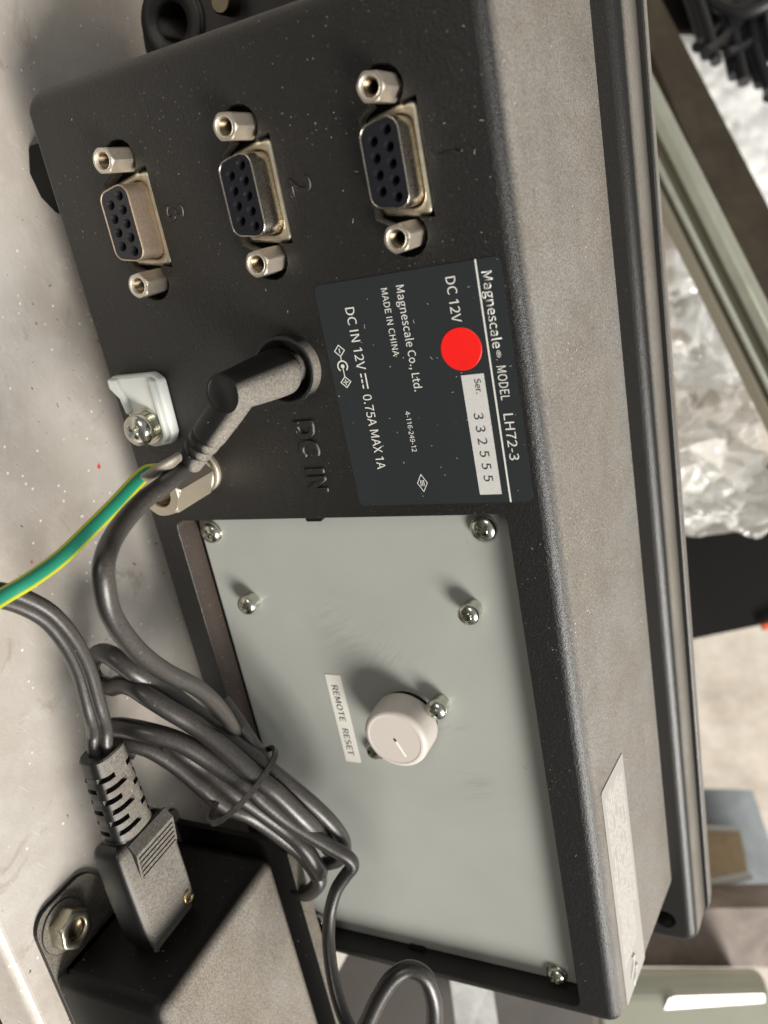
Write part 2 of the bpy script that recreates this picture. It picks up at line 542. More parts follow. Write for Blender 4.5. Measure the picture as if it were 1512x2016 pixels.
def face_with_holes(mb, outer, holes, z):
    lists = [[Vector((a, b, 0)) for a, b in outer]] + [[Vector((a, b, 0)) for a, b in h] for h in holes]
    flat = [p for l in lists for p in l]
    tris = tessellate_polygon(lists)
    mb.add([(p.x, p.y, z) for p in flat], [tuple(t) for t in tris])

import os
FONT, CAPH = None, 0.729
try:
    fp = os.path.join(bpy.utils.resource_path('LOCAL'), 'datafiles', 'fonts', 'Noto Sans CJK Regular.woff2')
    if os.path.exists(fp):
        FONT = bpy.data.fonts.load(fp)
except Exception:
    FONT = None

def text(s, x0, y0, cap, width, z, mat, parent, name='lettering', thick=0.02, rnd=0.0, bold=0.0, base=None, fr=None, lab=None, gap=1.0):
    """flat print or raised lettering running along +x, capitals cap high"""
    cu = bpy.data.curves.new(name, 'FONT')
    ones = [k for k, ch in enumerate(s) if ch == '1'] if FONT else []
    s_ = ''.join('I' if k in ones else ch for k, ch in enumerate(s))
    cu.body = s_
    cu.size = 1.0
    if FONT: cu.font = FONT
    cu.space_character = gap
    cu.resolution_u = 3
    cu.offset = bold * (CAP_REF() / .73)
    if rnd:
        k_ = CAP_REF() / cap
        cu.extrude = max(0.0, thick - rnd) * k_ / 2
        cu.bevel_depth = rnd * k_
        cu.bevel_resolution = 2
        cu.offset = rnd * k_ * .15
    tmp = bpy.data.objects.new(name, cu)
    COL.objects.link(tmp)
    C.view_layer.update()
    dg = C.evaluated_depsgraph_get()
    me = bpy.data.meshes.new_from_object(tmp.evaluated_get(dg))
    flags = []
    for k in ones:
        # a plain numeral one: the upright with a short flag, placed by measuring the text up to it
        cu.body = s_[:k + 1]
        C.view_layer.update()
        m2 = bpy.data.meshes.new_from_object(tmp.evaluated_get(C.evaluated_depsgraph_get()))
        mx_ = max(v.co.x for v in m2.vertices); tp_ = max(v.co.y for v in m2.vertices if v.co.x > mx_ - .02)
        flags.append((mx_ - .092 * CAP_REF() / .73, tp_))
    bpy.data.objects.remove(tmp)
    # make room for each flag by moving what follows it along
    K = CAP_REF() / .73
    for n_ in range(len(flags)):
        fx, fy = flags[n_]
        for v in me.vertices:
            if v.co.x > fx - .03 * K: v.co.x += .15 * K
        flags = [(a + (.15 * K if m_ >= n_ else 0), b) for m_, (a, b) in enumerate(flags)]
        for v in me.vertices:
            if v.co.x > flags[n_][0] + .12 * K: v.co.x += .08 * K
        flags = [(a + (.08 * K if m_ > n_ else 0), b) for m_, (a, b) in enumerate(flags)]
    xs = [v.co.x for v in me.vertices]
    sx_ = width / (max(xs) - min(xs))
    sy_ = cap / CAP_REF()
    x_min = min(xs)
    bm = bmesh.new(); bm.from_mesh(me)
    bmesh.ops.remove_doubles(bm, verts=bm.verts, dist=1e-5)
    zs = [v.co.z for v in bm.verts]
    for fx, fy in flags:
        if not rnd:
            vv_ = [bm.verts.new(c) for c in ((fx - .001 * K, fy, 0), (fx - .15 * K, fy - .10 * K, 0), (fx - .15 * K, fy - .18 * K, 0), (fx - .001 * K, fy - .11 * K, 0))]
        else:
            vv_ = None
        if vv_: bm.faces.new(vv_)
        else:
            b_ = cap / CAP_REF()
            hh_ = max(zs)
            lo = [bm.verts.new(c) for c in ((fx + .02 * K, fy - .01 * K, min(zs)), (fx - .16 * K, fy - .10 * K, min(zs)), (fx - .16 * K, fy - .20 * K, min(zs)), (fx + .02 * K, fy - .13 * K, min(zs)))]
            hi = [bm.verts.new((v.co.x + (.012 * K if v.co.x < fx else 0), v.co.y, hh_)) for v in lo]
            bm.faces.new(hi)
            for q in range(4): bm.faces.new((lo[q], lo[(q + 1) % 4], hi[(q + 1) % 4], hi[q]))
    for v in bm.verts:
        v.co = Vector(((v.co.x - x_min) * sx_, v.co.y * sy_, (v.co.z - min(zs)) * sy_ - (rnd if rnd else 0)))
    if not rnd:
        ret = bmesh.ops.extrude_face_region(bm, geom=bm.faces[:])
        vs = [e for e in ret['geom'] if isinstance(e, bmesh.types.BMVert)]
        bmesh.ops.translate(bm, verts=vs, vec=(0, 0, thick))
    org = W(*base) if base is not None else BASE[parent.name]
    for v in bm.verts:
        p = v.co
        if fr is None:
            q = Vector((x0 + p.x, y0 + p.y, z + p.z))
        else:
            o, u, vv, ww = (Vector(k) for k in fr)
            q = o + u * (x0 + p.x) + vv * (y0 + p.y) + ww * (z + p.z)
        v.co = W(*q) - org
    bmesh.ops.recalc_face_normals(bm, faces=bm.faces)
    bm.to_mesh(me); bm.free()
    me.materials.clear()
    me.materials.append(mat)
    me.name = name
    o = bpy.data.objects.new(name, me)
    register(o, org, parent)
    if lab: o['label'] = lab
    return o

_cap = []
def CAP_REF():
    if not _cap:
        cu = bpy.data.curves.new('cap', 'FONT'); cu.body = 'H'; cu.size = 1.0
        if FONT: cu.font = FONT
        t = bpy.data.objects.new('cap', cu); COL.objects.link(t); C.view_layer.update()
        me = bpy.data.meshes.new_from_object(t.evaluated_get(C.evaluated_depsgraph_get()))
        bpy.data.objects.remove(t)
        ys = [v.co.y for v in me.vertices]
        _cap.append(max(ys) - min(ys))
    return _cap[0]

def copy_part(o, shift, parent=None):
    """a part and its own pieces once more, moved by shift (mm)"""
    c = o.copy()
    COL.objects.link(c)
    c.parent = parent if parent is not None else o.parent
    c.location = o.location + (WD(shift) * MM if parent is None or parent is o.parent else Vector((0, 0, 0)))
    BASE[c.name] = BASE[o.name] + WD(shift) * MM
    for ch in [k for k in o.children]:
        d = ch.copy()
        COL.objects.link(d)
        d.parent = c
        BASE[d.name] = BASE[ch.name] + WD(shift) * MM
    return c

def boolean_cut(o, cutter_mb):
    cut = cutter_mb.build('cutter', nickel, None, base=(0, 0, 0))
    cut.location -= Vector((0, 0, 0))
    md = o.modifiers.new('cut', 'BOOLEAN')
    md.object = cut
    md.solver = 'EXACT'
    C.view_layer.update()
    dg = C.evaluated_depsgraph_get()
    me = bpy.data.meshes.new_from_object(o.evaluated_get(dg))
    o.modifiers.clear()
    me.materials.clear()
    me.materials.append(o.data.materials[0])
    o.data = me
    bpy.data.objects.remove(cut)

# ================================================================ the shelf the unit stands on
SY = -84.0
mb = MB()
# sheet with a rolled front edge and a hem below it
prof = [(-300, SY - 3), (-300, SY), (66.0, SY)]
for k in range(1, 6):
    a = math.pi / 2 * k / 5
    prof.append((66.0 + 2.0 * math.sin(a), SY - 2.0 + 2.0 * math.cos(a)))
prof += [(68.0, SY - 14), (66.4, SY - 14), (66.4, SY - 3)]
L = [[(x, y, z) for z, y in prof] for x in (-400, 212)]
mb.loops(L, True, True, True, False)
shelf = mb.build('shelf', shelfm, None, base=(0, SY, 0))
mb = MB()
rs = random.Random(5)
for (u, v, sz) in ((195, 918, .8), (62, 1107, .5)):
    d = RM.transposed() @ Vector(((u - 756) / FPX, (v - 1008) / FPX, 1.0))
    p = CAM + d * ((SY + .05 - CAM.y) / d.y)
    L = [(p.x + math.cos(a) * sz * rs.uniform(.35, .8) * 1.3, p.z + math.sin(a) * sz * rs.uniform(.35, .9)) for a in (k * math.pi / 4 for k in range(8))]
    mb.prism(L, 0, .12, fr=((0, SY + .02, 0), (1, 0, 0), (0, 0, 1), (0, 1, 0)))
pf_ = mb.build('paint_flecks', redpaint, shelf)
pf_['kind'] = 'stuff'
shelf['kind'] = 'structure'
shelf['label'] = 'grey painted steel shelf with rust specks under the display unit'
# lower ledge of the same stand, seen past the front edge of the shelf
mb = MB()
mb.prism(rrect(-400, 300, 0, 10, 2), 70, 78.0, fr=((0, SY - 28, 0), (1, 0, 0), (0, 1, 0), (0, 0, 1)))
ledge = mb.build('ledge', rustblock, None, base=(0, SY - 28, 70))
ledge['kind'] = 'structure'

# ================================================================ the display unit
unit = thing('display_unit', 'black plastic readout unit with three serial ports, standing on the grey shelf', 'display unit', (33, SY, -25))

X0, X1, Y0, Y1 = -87.9, 153.1, -71.3, 33.0     # back face
RX0, RX1, RY0, RY1 = 11.1, 148.8, -63.1, 22.3  # recess of the panel
PORTS = [(-57.6, 11.55, '1'), (-57.8, -18.96, '2'), (-57.9, -49.54, '3')]

def dsub_outline(cx, cy, wt, wb, yt, yb, r):
    return round_poly([(cx - wb, cy + yb), (cx + wb, cy + yb), (cx + wt, cy + yt), (cx - wt, cy + yt)], r, 5)

def port_cutout(cx, cy):
    """slot of a serial port: a trapezium with a round lobe for each hex nut"""
    pts = []
    R = 3.9
    def arc(c, a0, a1, n=12):
        for k in range(n + 1):
            a = math.radians(a0 + (a1 - a0) * k / n)
            pts.append((cx + c + R * math.cos(a), cy + R * math.sin(a)))
    pts.append((cx - 8.6, cy - 5.6))
    pts.append((cx + 8.6, cy - 5.6))
    arc(12.5, -128, 140)
    pts.append((cx + 10.2, cy + 5.9))
    pts.append((cx - 10.2, cy + 5.9))
    arc(-12.5, 40, 308)
    return pts

FR = 3.6
outer = rrect(X0 + FR, X1 - FR, Y0 + 1.6, Y1 - FR, 1.0, 6)
recess = rrect(RX0, RX1, RY0, RY1, 2.2, 6)
holes = [recess] + [port_cutout(px, py) for px, py, _ in PORTS]
mb = MB()
E = 0.3
rims = [offset(h, E) for h in holes]
face_with_holes(mb, outer, rims, 0.0)
for hi, (h, deep) in enumerate(zip(holes, (E, 3.4, 3.4, 3.4))):
    L = [[(a, b, 0) for a, b in offset(h, E)], [(a, b, -0.04) for a, b in offset(h, E * .62)], [(a, b, -0.16) for a, b in offset(h, E * .3)],
         [(a, b, -E) for a, b in h], [(a, b, -deep) for a, b in h]]
    mb.loops(L, True)
# rounded edge and slightly sloping sides, down to the mounting flange
def side_loop(inset_x0, inset_x1, inset_y0, inset_y1, z, r):
    return [(a, b, z) for a, b in rrect(X0 + inset_x0, X1 - inset_x1, Y0 + inset_y0, Y1 - inset_y1, r, 6)]
L = [[(a, b, 0) for a, b in outer]]
for k in range(1, 9):
    a = math.pi / 2 * k / 8
    i = 1 - math.sin(a)
    d = 1 - math.cos(a)
    L.append(side_loop(FR * i, FR * i, 1.6 * i, FR * i, -FR * d, 1.0 + FR * (1 - i)))
L.append(side_loop(-.6, -.6, -.6, -6.2, -48.9, 1.0 + FR))
mb.loops(L, True)
cover = mb.build('back_cover', black, unit)
mb = MB()
mb.loops([[(a, b, -E) for a, b in recess], [(a, b, -7.2) for a, b in recess]], True, smooth=False)
mb.build('recess_wall', material('recess_wall_plastic', (0.016, 0.0145, 0.013), 0.55, dust=0.32, dust_col=(0.26, 0.19, 0.16), specks=0.1, speck_scale=900, mottled=.4), unit)
# floors behind the port slots
for px, py, _ in PORTS:
    mb = MB()
    mb.prism(offset(port_cutout(px, py), 0.6), -4.4, -3.3)
    mb.build('slot_floor', black_dark, unit)

# engraved-looking port numbers and moulded DC IN
for (s, x0, y0, cap, wd) in (('1', -57.6, 20.1, 4.1, .5), ('2', -59.4, -10.9, 4.4, 3.4), ('3', -59.9, -41.5, 4.4, 3.4), ('DC', -11.8, -22.0, 4.3, 8.6), ('IN', -0.9, -22.0, 4.3, 5.6)):
    text(s, x0, y0, cap, wd, -0.02, black, unit, 'moulded_lettering', thick=0.30 if len(s) == 1 else 0.62, rnd=0.14 if len(s) == 1 else 0.24)

# ---- mounting flange
FY1 = 45.6
mb = MB()
ear = [(-115, -74.3), (174.8, -74.3), (174.8, FY1), (-115, FY1)]
hole_small = circle(166.0, 36.0, 3.4, 28)
hole_ear = circle(-104.0, -62.2, 4.8, 28)
fo = round_poly(ear, [14, 5, 5, 14], 8)
F = 3.4
fin = offset(fo, -F)
face_with_holes(mb, fin, [hole_small, hole_ear], -48.7)
for h in (hole_small, hole_ear):
    mb.loops([[(a, b, -48.7) for a, b in h], [(a, b, -49.2) for a, b in offset(h, -.4)], [(a, b, -60) for a, b in offset(h, -.4)]], True)
L = [[(a, b, -48.7) for a, b in fin]]
for k in range(1, 9):
    a = math.pi / 2 * k / 8
    L.append([(p, q, -48.7 - F * (1 - math.cos(a))) for p, q in offset(fo, -F * (1 - math.sin(a)))])
L.append([(p, q, -61.0) for p, q in offset(fo, 0.9)])
L.append([(p, q, -61.2) for p, q in offset(fo, 0.4)])
L.append([(p, q, -61.2) for p, q in offset(fo, -4)])
mb.loops(L, True)
mb.build('mounting_flange', flangem, unit)
# ring of the ear hole
mb = MB()
mb.lathe([(9.2, 0), (9.2, 1.0), (8.8, 1.4), (6.2, 1.4), (5.4, 0.6), (4.6, 0.6), (4.6, -6)], (-104.0, -62.2, -48.8), n=40)
mb.build('ear_boss', flangem, unit)
mb = MB()
pr = []
for k in range(6):
    pr += [(2.75, k * 0.9), (2.3, k * 0.9 + 0.45)]
mb.lathe(pr, (-103.4, -44.6, -49), n=24, cap1=True)
mb.build('mounting_screw', material('dark_zinc', (0.20, 0.17, 0.12), .4, 1.0), unit)
# gasket gap and front bezel
mb = MB()
mb.prism(offset(fo, -1.2), -62.6, -61.15)
mb.build('gasket', black_dark, unit)
mb = MB()
mb.prism(offset(fo, 2.3), -67.5, -62.5, bevel=0.6)
mb.build('front_bezel', flangem, unit)

# ---- serial ports
threadm = material('shaded_thread_metal', (0.16, 0.12, 0.075), 0.35, 1.0)  # dark tint paints the shade of the holes into the metal
def make_port(cx, cy):
    base = (cx, cy, -1.0)
    mb = MB()
    o = dsub_outline(cx, cy, 10.1, 8.3, 5.5, -4.9, 1.6)
    i = dsub_outline(cx, cy, 8.9, 7.4, 4.45, -4.45, 2.6)
    # dished plate: low rim, rolled lip round the shell
    L = [[(a, b, -3.2) for a, b in o], [(a, b, -1.7) for a, b in o], [(a, b, -1.35) for a, b in offset(o, -.35)], [(a, b, -1.1) for a, b in offset(o, -.9)],
         [(a, b, -1.25) for a, b in dsub_outline(cx, cy, 8.6, 7.2, 4.25, -4.25, 2.4)], [(a, b, -2.4) for a, b in dsub_outline(cx, cy, 8.3, 6.9, 4.0, -4.0, 2.2)]]
    n = min(len(l) for l in L)
    mb.loops(L, True, True, False)
    port = mb.build('serial_port', gold, unit, base=base)
    mb = MB()
    sh = lambda d, z: [(a, b, z) for a, b in dsub_outline(cx, cy, 8.15 + d, 6.75 + d, 3.95 + d, -3.95 - d, 2.4 + d)]
    mb.loops([sh(.35, -2.6), sh(.12, -1.6), sh(0, -.8), sh(0, 4.7), sh(-.10, 5.0), sh(-.22, 5.12), sh(-.38, 5.0), sh(-.42, 3.0)], True)
    mb.build('shell', shellm if cy > -40 else shelldusty, port, label='tin plated D-shaped shell')
    mb = MB()
    ins = dsub_outline(cx, cy, 7.73, 6.33, 3.53, -3.53, 2.0)
    hs = [circle(cx + (k - 2) * 2.77, cy + 1.42, 1.02, 20) for k in range(5)] + [circle(cx + (k - 1.5) * 2.77, cy - 1.42, 1.02, 20) for k in range(4)]
    face_with_holes(mb, ins, hs, 4.9)
    mb.loops([[(a, b, 4.9) for a, b in ins], [(a, b, 2) for a, b in ins]], True)
    mb.build('insert', insul, port)
    for h in hs:
        hb = MB()
        c = (sum(p[0] for p in h) / 20, sum(p[1] for p in h) / 20)
        lp = lambda r, z: [(a, b, z) for a, b in circle(c[0], c[1], r, 20)]
        hb.loops([lp(1.02, 4.9), lp(1.0, 4.86), lp(.70, 4.42), lp(.66, 4.30), lp(.64, 2.0), lp(.02, 1.9)], True)
        hb.build('socket_hole', insul, port)
    for s in (-1, 1):
        nb = MB()
        prof = [(hexr(4.9, s * .35), -3.2), (hexr(4.9, s * .35), 4.75), (hexr(4.9, s * .35, 2.62), 5.05), (hexr(4.9, s * .35, 2.40), 5.3), (2.0, 5.3), (1.9, 5.22), (1.8, 5.28),
                (1.72, 5.2), (1.52, 4.7)]
        nb.lathe(prof, (cx + 12.5 * s, cy, 0), n=48, smooth=False)
        nb.build('hex_nut', nickel, port)
        prof = [(1.52, 4.72)]
        nb = MB()
        z = 4.7
        while z > -2.0:
            prof += [(1.26, z - .2), (1.5, z - .42)]
            z -= .42
        prof += [(.02, z)]
        nb.lathe(prof, (cx + 12.5 * s, cy, 0), n=32, smooth=False)
        nb.build('threaded_hole', threadm, port)
    return port
for px, py, _ in PORTS:
    make_port(px, py)

# ---- power jack collar
JX, JY = -23.4, -20.0
mb = MB()
mb.lathe([(7.3, 0), (7.3, 2.7), (7.1, 3.0), (6.6, 3.0), (6.3, 2.8), (6.1, 0.6), (3.6, 0.4), (3.4, -3.0), (0.02, -3.0)], (JX, JY, 0), n=56)
mb.lathe([(3.9, 0.4), (3.9, 1.6), (3.5, 1.8)], (JX, JY, 0), n=40)
mb.build('power_jack', black, unit)

# ---- rating label
lab0 = MB()
lab0.prism(rrect(-39.0, 8.27, -10.4, 28.5, 1.3), 0.02, 0.14)
rl = lab0.build('rating_label', labelm, unit, base=(-15, 9, 0))
ZT = 0.19
def lt(s, x0, y0, cap, x1, bold=0.0, mat=labelink, z=ZT, gap=1.0):
    return text(s, x0, y0, cap, x1 - x0, z, mat, rl, thick=0.03, bold=bold, gap=gap)
lt('Magnescale', -36.7, 24.7, 1.85, -22.6, bold=0.010)
lt('\u00ae', -22.2, 24.6, 1.4, -20.8)
lt('MODEL', -19.2, 24.9, 1.8, -12.6)
lt('LH72-3', -9.9, 24.9, 1.9, -0.5)
lt('DC 12V', -36.7, 17.6, 1.9, -28.3)
lt('Magnescale Co., Ltd.', -36.6, 7.4, 1.65, -15.9)
lt('MADE IN CHINA', -36.5, 4.2, 1.3, -23.3)
lt('4-116-249-12', -12.0, 4.45, 1.05, -3.4)
lt('DC IN 12V', -33.9, -4.3, 1.95, -21.4)
lt('0.75A MAX 1A', -16.2, -4.3, 1.95, 0.0)
ink = MB()
ink.box(-39.0, 8.27, 23.65, 24.0, ZT, ZT + .015)
# direct current sign
ink.box(-20.6, -17.4, -2.9, -2.6, ZT, ZT + .015)
for k in range(3):
    ink.box(-20.6 + k * 1.15, -19.8 + k * 1.15, -3.9, -3.6, ZT, ZT + .015)
def stroke(poly, wd, closed=True):
    n = len(poly)
    for i in range(n if closed else n - 1):
        a, b = Vector(poly[i]), Vector(poly[(i + 1) % n])
        d = (b - a).normalized() * wd / 2
        q = Vector((-d.y, d.x))
        a, b = a - d * .9, b + d * .9
        vs = [a - q, b - q, b + q, a + q]
        ink.add([(p.x, p.y, ZT + .012 + .0004 * (i % 2)) for p in vs], [(0, 1, 2, 3)])
def diamond(cx, cy, rx, ry):
    return [(cx - rx, cy), (cx, cy - ry), (cx + rx, cy), (cx, cy + ry)]
stroke(diamond(-25.7, -7.5, 1.15, 1.15), .2)
stroke([(-26.1, -7.5), (-25.3, -7.5)], .2, False)
stroke(diamond(-19.2, -7.5, 1.15, 1.15), .2)
stroke([(-19.7, -7.5), (-18.7, -7.5)], .22, False)
stroke([(-19.2, -8.0), (-19.2, -7.0)], .22, False)
stroke([(-22.5 + 1.1 * math.cos(math.radians(a)), -7.5 + 1.1 * math.sin(math.radians(a))) for a in range(45, 316, 18)], .28, False)
stroke([(-24.5, -7.5), (-23.6, -7.5)], .2, False)
stroke([(-22.5, -7.5), (-20.4, -7.5)], .2, False)
ink.prism(circle(-22.5, -7.5, .42, 16), ZT, ZT + .014)
stroke(diamond(3.5, 5.4, 1.9, 1.1), .16)
for k in range(3):
    stroke([(2.9, 5.05 + k * .35), (4.1, 5.05 + k * .35)], .16, False)
ink.build('printed_lines', labelink, rl)['kind'] = 'stuff'
mb = MB()
mb.box(-18.15, 6.5, 17.6, 22.2, .1, .22)
pl = mb.build('serial_plate', silverm, rl)
lt('Ser.', -17.2, 20.2, 1.25, -14.3, mat=inkblack, z=.27)
for k, ch in enumerate('332555'):
    lt(ch, -10.5 + k * 2.58, 19.0, 1.9, -9.2 + k * 2.58, mat=inkblack, z=.27)
mb = MB()
mb.lathe([(4.12, .14), (4.12, .24), (4.0, .30), (0.02, .30)], (-23.2, 18.5, 0), n=64, smooth=False)
mb.build('red_sticker', redm, rl)

# ---- lint and fibres lying on the cover
rs = random.Random(11)
mb = MB()
for k in range(80):
    if k < 45:
        x, y = rs.uniform(-70, 8), rs.gauss(12, 14)
        if y > 30 or y < -40: y = rs.uniform(-5, 28)
    else:
        x, y = rs.uniform(-84, 150), rs.choice((rs.uniform(24, 29), rs.uniform(24, 29), rs.uniform(-66, -56)))
    a, ln = rs.uniform(0, 6.28), rs.choice((.15, .2, .25, .3, .45, .8))
    z = .17 if (-39 < x < 8.3 and y > -10) else .05
    c = Vector((x, y, z))
    u1 = Vector((math.cos(a), math.sin(a), 0)); v1 = Vector((-u1.y, u1.x, 0))
    mb.tube([c, c + u1 * ln * .5 + v1 * rs.uniform(-.16, .16) * ln, c + u1 * ln], .03 if ln > .4 else .04, 4, sub=3)
o = mb.build('lint', material('pale_lint', (0.62, 0.58, 0.52), .9), unit)
o['kind'] = 'stuff'

# ---- sticker on the dusty top side
sl = Vector((0, 6.2 + 0.0, -45.3)).normalized()
sn = Vector((0, 45.3, 6.2)).normalized()
so = Vector((0, Y1 + 0.05, -3.6)) + sn * 0.06
fr = (so, (1, 0, 0), sl, sn)
mb = MB()
mb.prism(rrect(82.8, 150.3, 1.2, 17.0, .8, 3), 0, 0.10, fr=fr)
st = mb.build('side_sticker', stickm, unit, base=(116, 33, -10))
pm = MB()
rs = random.Random(3)
y = 3.4
for row in range(11):
    x = 85.5 + rs.random() * 2
    end = 138 if row not in (9, 10) else 126
    yy = 3.4 + row * 1.15
    while x < end:
        wdt = rs.uniform(.6, 3.6)
        if rs.random() > .12:
            vs = [(x, yy - .36, .11), (x + wdt, yy - .36 + rs.uniform(-.1, .1), .11), (x + wdt, yy + .36, .11), (x, yy + .36 + rs.uniform(-.1, .1), .11)]
            pm.add([so + Vector((1, 0, 0)) * a + sl * b + sn * c for a, b, c in vs], [(0, 1, 2, 3)])
        x += wdt + rs.uniform(.25, .7)
o = pm.build('printed_rows', stickink, st)
o['kind'] = 'stuff'
pm = MB()
for pts in ([(140.2, 7.2), (140.8, 9.2), (142.6, 8.2), (144.3, 6.6), (145.4, 5.8)], [(144.6, 8.8), (145.0, 10.0), (146.6, 9.0), (147.6, 7.6), (149.0, 6.9)]):
    pm.tube([so + Vector((1, 0, 0)) * a + sl * b + sn * .12 for a, b in pts], .5, 6)
pm.build('marker_stroke', stickink, st)

# ---- grey access panel in the recess
mb = MB()
pz = -6.3
mb.prism(rrect(RX0 + 1.4, RX1 - .5, RY0 + 1.6, RY1 - .3, 2.0), pz - 1.2, pz, bevel=.12)
panel = mb.build('access_panel', panelm, unit, base=(80, -20, pz))
mb = MB()
mb.prism(offset(recess, 1.0), pz - 3.0, pz - 1.25)
mb.build('recess_floor', black_dark, unit)
# small moulded tabs that hold the panel
for xa, xb, ya, yb, zt in ((11.0, 12.3, -26.0, -21.8, -1.2), (84.0, 90.0, 21.7, 22.4, -3.0), (147.6, 148.9, -28.5, -23.5, -5.0)):
    mb = MB()
    mb.prism(rrect(xa, xb, ya, yb, .4), -6.2, zt)
    mb.build('retaining_tab', black_dark, unit)

def screw_shape(r, h, seg=40):
    pr = [(r * .55, -2.5), (r * .55, 0), (r * .97, 0.0), (r, .18), (r, h * .38)]
    for k in range(1, 8):
        a = math.pi / 2 * k / 8
        pr.append((r * (.12 + .88 * math.cos(a)), h * (.38 + .62 * math.sin(a))))
    pr[-1] = (pr[-1][0], pr[-1][1])
    return pr

def make_screw(parent, x, y, z, r=2.75, h=2.1, turn=0.3, name='screw', mat=zinc, standoff=0.0, washer=False, label=None):
    base = (x, y, z)
    mb = MB()
    mb.lathe([(rr, hh + z + standoff) for rr, hh in screw_shape(r, h)], (x, y, 0), n=40, cap0=True, cap1=True)
    o = mb.build(name, mat, None, base=base)
    # cross recess
    cut = MB()
    top, bot = z + standoff + h + .6, z + standoff + h - 1.35
    def cross(ln, wd, zz):
        out = []
        for k in range(4):
            a = turn + k * math.pi / 2
            u = Vector((math.cos(a), math.sin(a))); v = Vector((-u.y, u.x))
            for l2, w2 in ((wd, -wd), (ln, -wd), (ln, wd)):
                p = u * l2 + v * w2
                out.append((x + p.x, y + p.y, zz))
        return out
    cut.loops([cross(r * .22, r * .09, bot), cross(r * .66, r * .165, top)], True, True, True, False)
    boolean_cut(o, cut)
    bm = bmesh.new(); bm.from_mesh(o.data)
    for f in bm.faces: f.smooth = len(f.verts) == 4 and abs(f.normal.y) < .995
    bm.to_mesh(o.data); bm.free()
    o.parent = parent
    o.location = W(*base) - BASE[parent.name]
    if label: o['label'] = label
    return o

make_screw(panel, 16.6, -57.9, pz, turn=.2, standoff=.3)
make_screw(panel, 36.0, -51.2, pz, r=2.6, turn=1.1, standoff=2.2)
make_screw(panel, 16.5, 15.0, pz, r=3.0, turn=.75, h=2.0, standoff=.3)
make_screw(panel, 36.1, 9.2, pz, r=2.6, turn=.4, standoff=2.6)
make_screw(panel, 62.4, -3.3, pz, r=2.7, h=2.6, turn=.9, standoff=2.4)
make_screw(panel, 79.0, -24.6, pz, r=2.3, h=2.0, turn=.4, standoff=.4)
make_screw(panel, 146.0, 15.2, pz, r=2.6, turn=.5, standoff=.3)
make_screw(panel, 146.5, -58.5, pz, r=2.6, turn=.1, standoff=.3)
for (x, y, ht) in ((36.0, -51.2, 2.2), (36.1, 9.2, 2.6), (62.4, -3.3, 2.4), (79.0, -24.6, .4), (16.6, -57.9, .3), (16.5, 15.0, .3), (146.0, 15.2, .3)):
    mb = MB()
    mb.lathe([(2.9 if ht < 1 else 2.3, pz), (2.9 if ht < 1 else 2.3, pz + ht + .03)], (x, y, 0), n=28, cap1=True)
    mb.build('washer' if ht < 1 else 'spacer', zinc, panel)

# ---- knob
KX, KY = 67.9, -13.0
mb = MB()
KB = pz
mb.lathe([(7.6, KB), (7.6, KB + 1.3), (4.0, KB + 1.3), (4.0, KB + 3)], (KX, KY, 0), n=48)
mb.build('knob_collar', black_dark, panel)
mb = MB()
kr = 8.4
pr = [(kr - .6, KB + 1.7), (kr - .05, KB + 1.9), (kr, KB + 2.2), (kr - .1, 1.6)]
for k in range(1, 9):
    a = math.pi / 2 * k / 8
    pr.append((kr - .1 - 1.4 * (1 - math.cos(a)), 1.6 + 1.4 * math.sin(a)))
mb.lathe(pr, (KX, KY, 0), n=64)
mb.lathe([(kr - 1.5, 3.0), (kr - 1.6, 2.94), (kr - 1.8, 2.90), (.02, 2.88)], (KX, KY, 0), n=64, smooth=False)
knob = mb.build('knob', knobm, panel, base=(KX, KY, KB))
# pointer groove
ang = math.radians(24)
u = Vector((math.cos(ang), math.sin(ang), 0)); v = Vector((-u.y, u.x, 0))
mb = MB()
o0 = Vector((KX, KY, 2.88))
mb.prism(round_poly([(.6, -.22), (5.2, -.22), (5.2, .22), (.6, .22)], .2, 3), 0.01, .12, fr=(o0, u, v, (0, 0, 1)))
mb.build('pointer_line', knobwhite, knob)
mb = MB()
mb.prism(round_poly([(-.3, -.3), (.6, -.3), (.6, .3), (-.3, .3)], .1, 2), 0.01, .05, fr=(o0, u, v, (0, 0, 1)))
mb.build('pointer_dimple', inkblack, knob)

# ---- REMOTE RESET tape
mb = MB()
mb.prism(rrect(57.0, 84.2, -34.8, -30.3, .25, 2), pz + .01, pz + .16)
tape = mb.build('label_tape', tapem, panel, base=(70, -32.5, pz))
text('REMOTE', 60.2, -33.5, 1.75, 11.0, pz + .21, inkblack, tape, thick=.02)
text('RESET', 73.6, -33.5, 1.75, 8.4, pz + .21, inkblack, tape, thick=.02)

# ---- white nylon cable clamp with its screw
mb = MB()
# strap: flat foot on the cover, a raised rolled end towards the bottom edge
def ribbon(pts, x0, x1, th):
    P = smooth_path([(0, a, b) for a, b in pts], 6)
    top, botm = [], []
    for i, p in enumerate(P):
        t = (P[min(i + 1, len(P) - 1)] - P[max(i - 1, 0)]).normalized()
        nrm = Vector((0, -t.z, t.y))
        top.append(p + nrm * th / 2); botm.append(p - nrm * th / 2)
    return top + botm[::-1]
mb = MB()
outl = round_poly([(-26.6, -67.6), (-26.3, -55.2), (-24.6, -53.2), (-12.0, -53.6), (-9.6, -55.0), (-9.0, -60.5), (-11.5, -65.0), (-17.5, -65.2), (-21.5, -65.6), (-24.0, -67.9)], [.8, 1.6, 1.5, 1.5, 1.5, 2.5, 3, 4, 2, 1], 6)
mb.prism(outl, 0.02, 3.0, bevel=.7, smooth=True)
clamp = mb.build('cable_clamp', nylon, unit, base=(-18, -60, 0))
mb = MB()
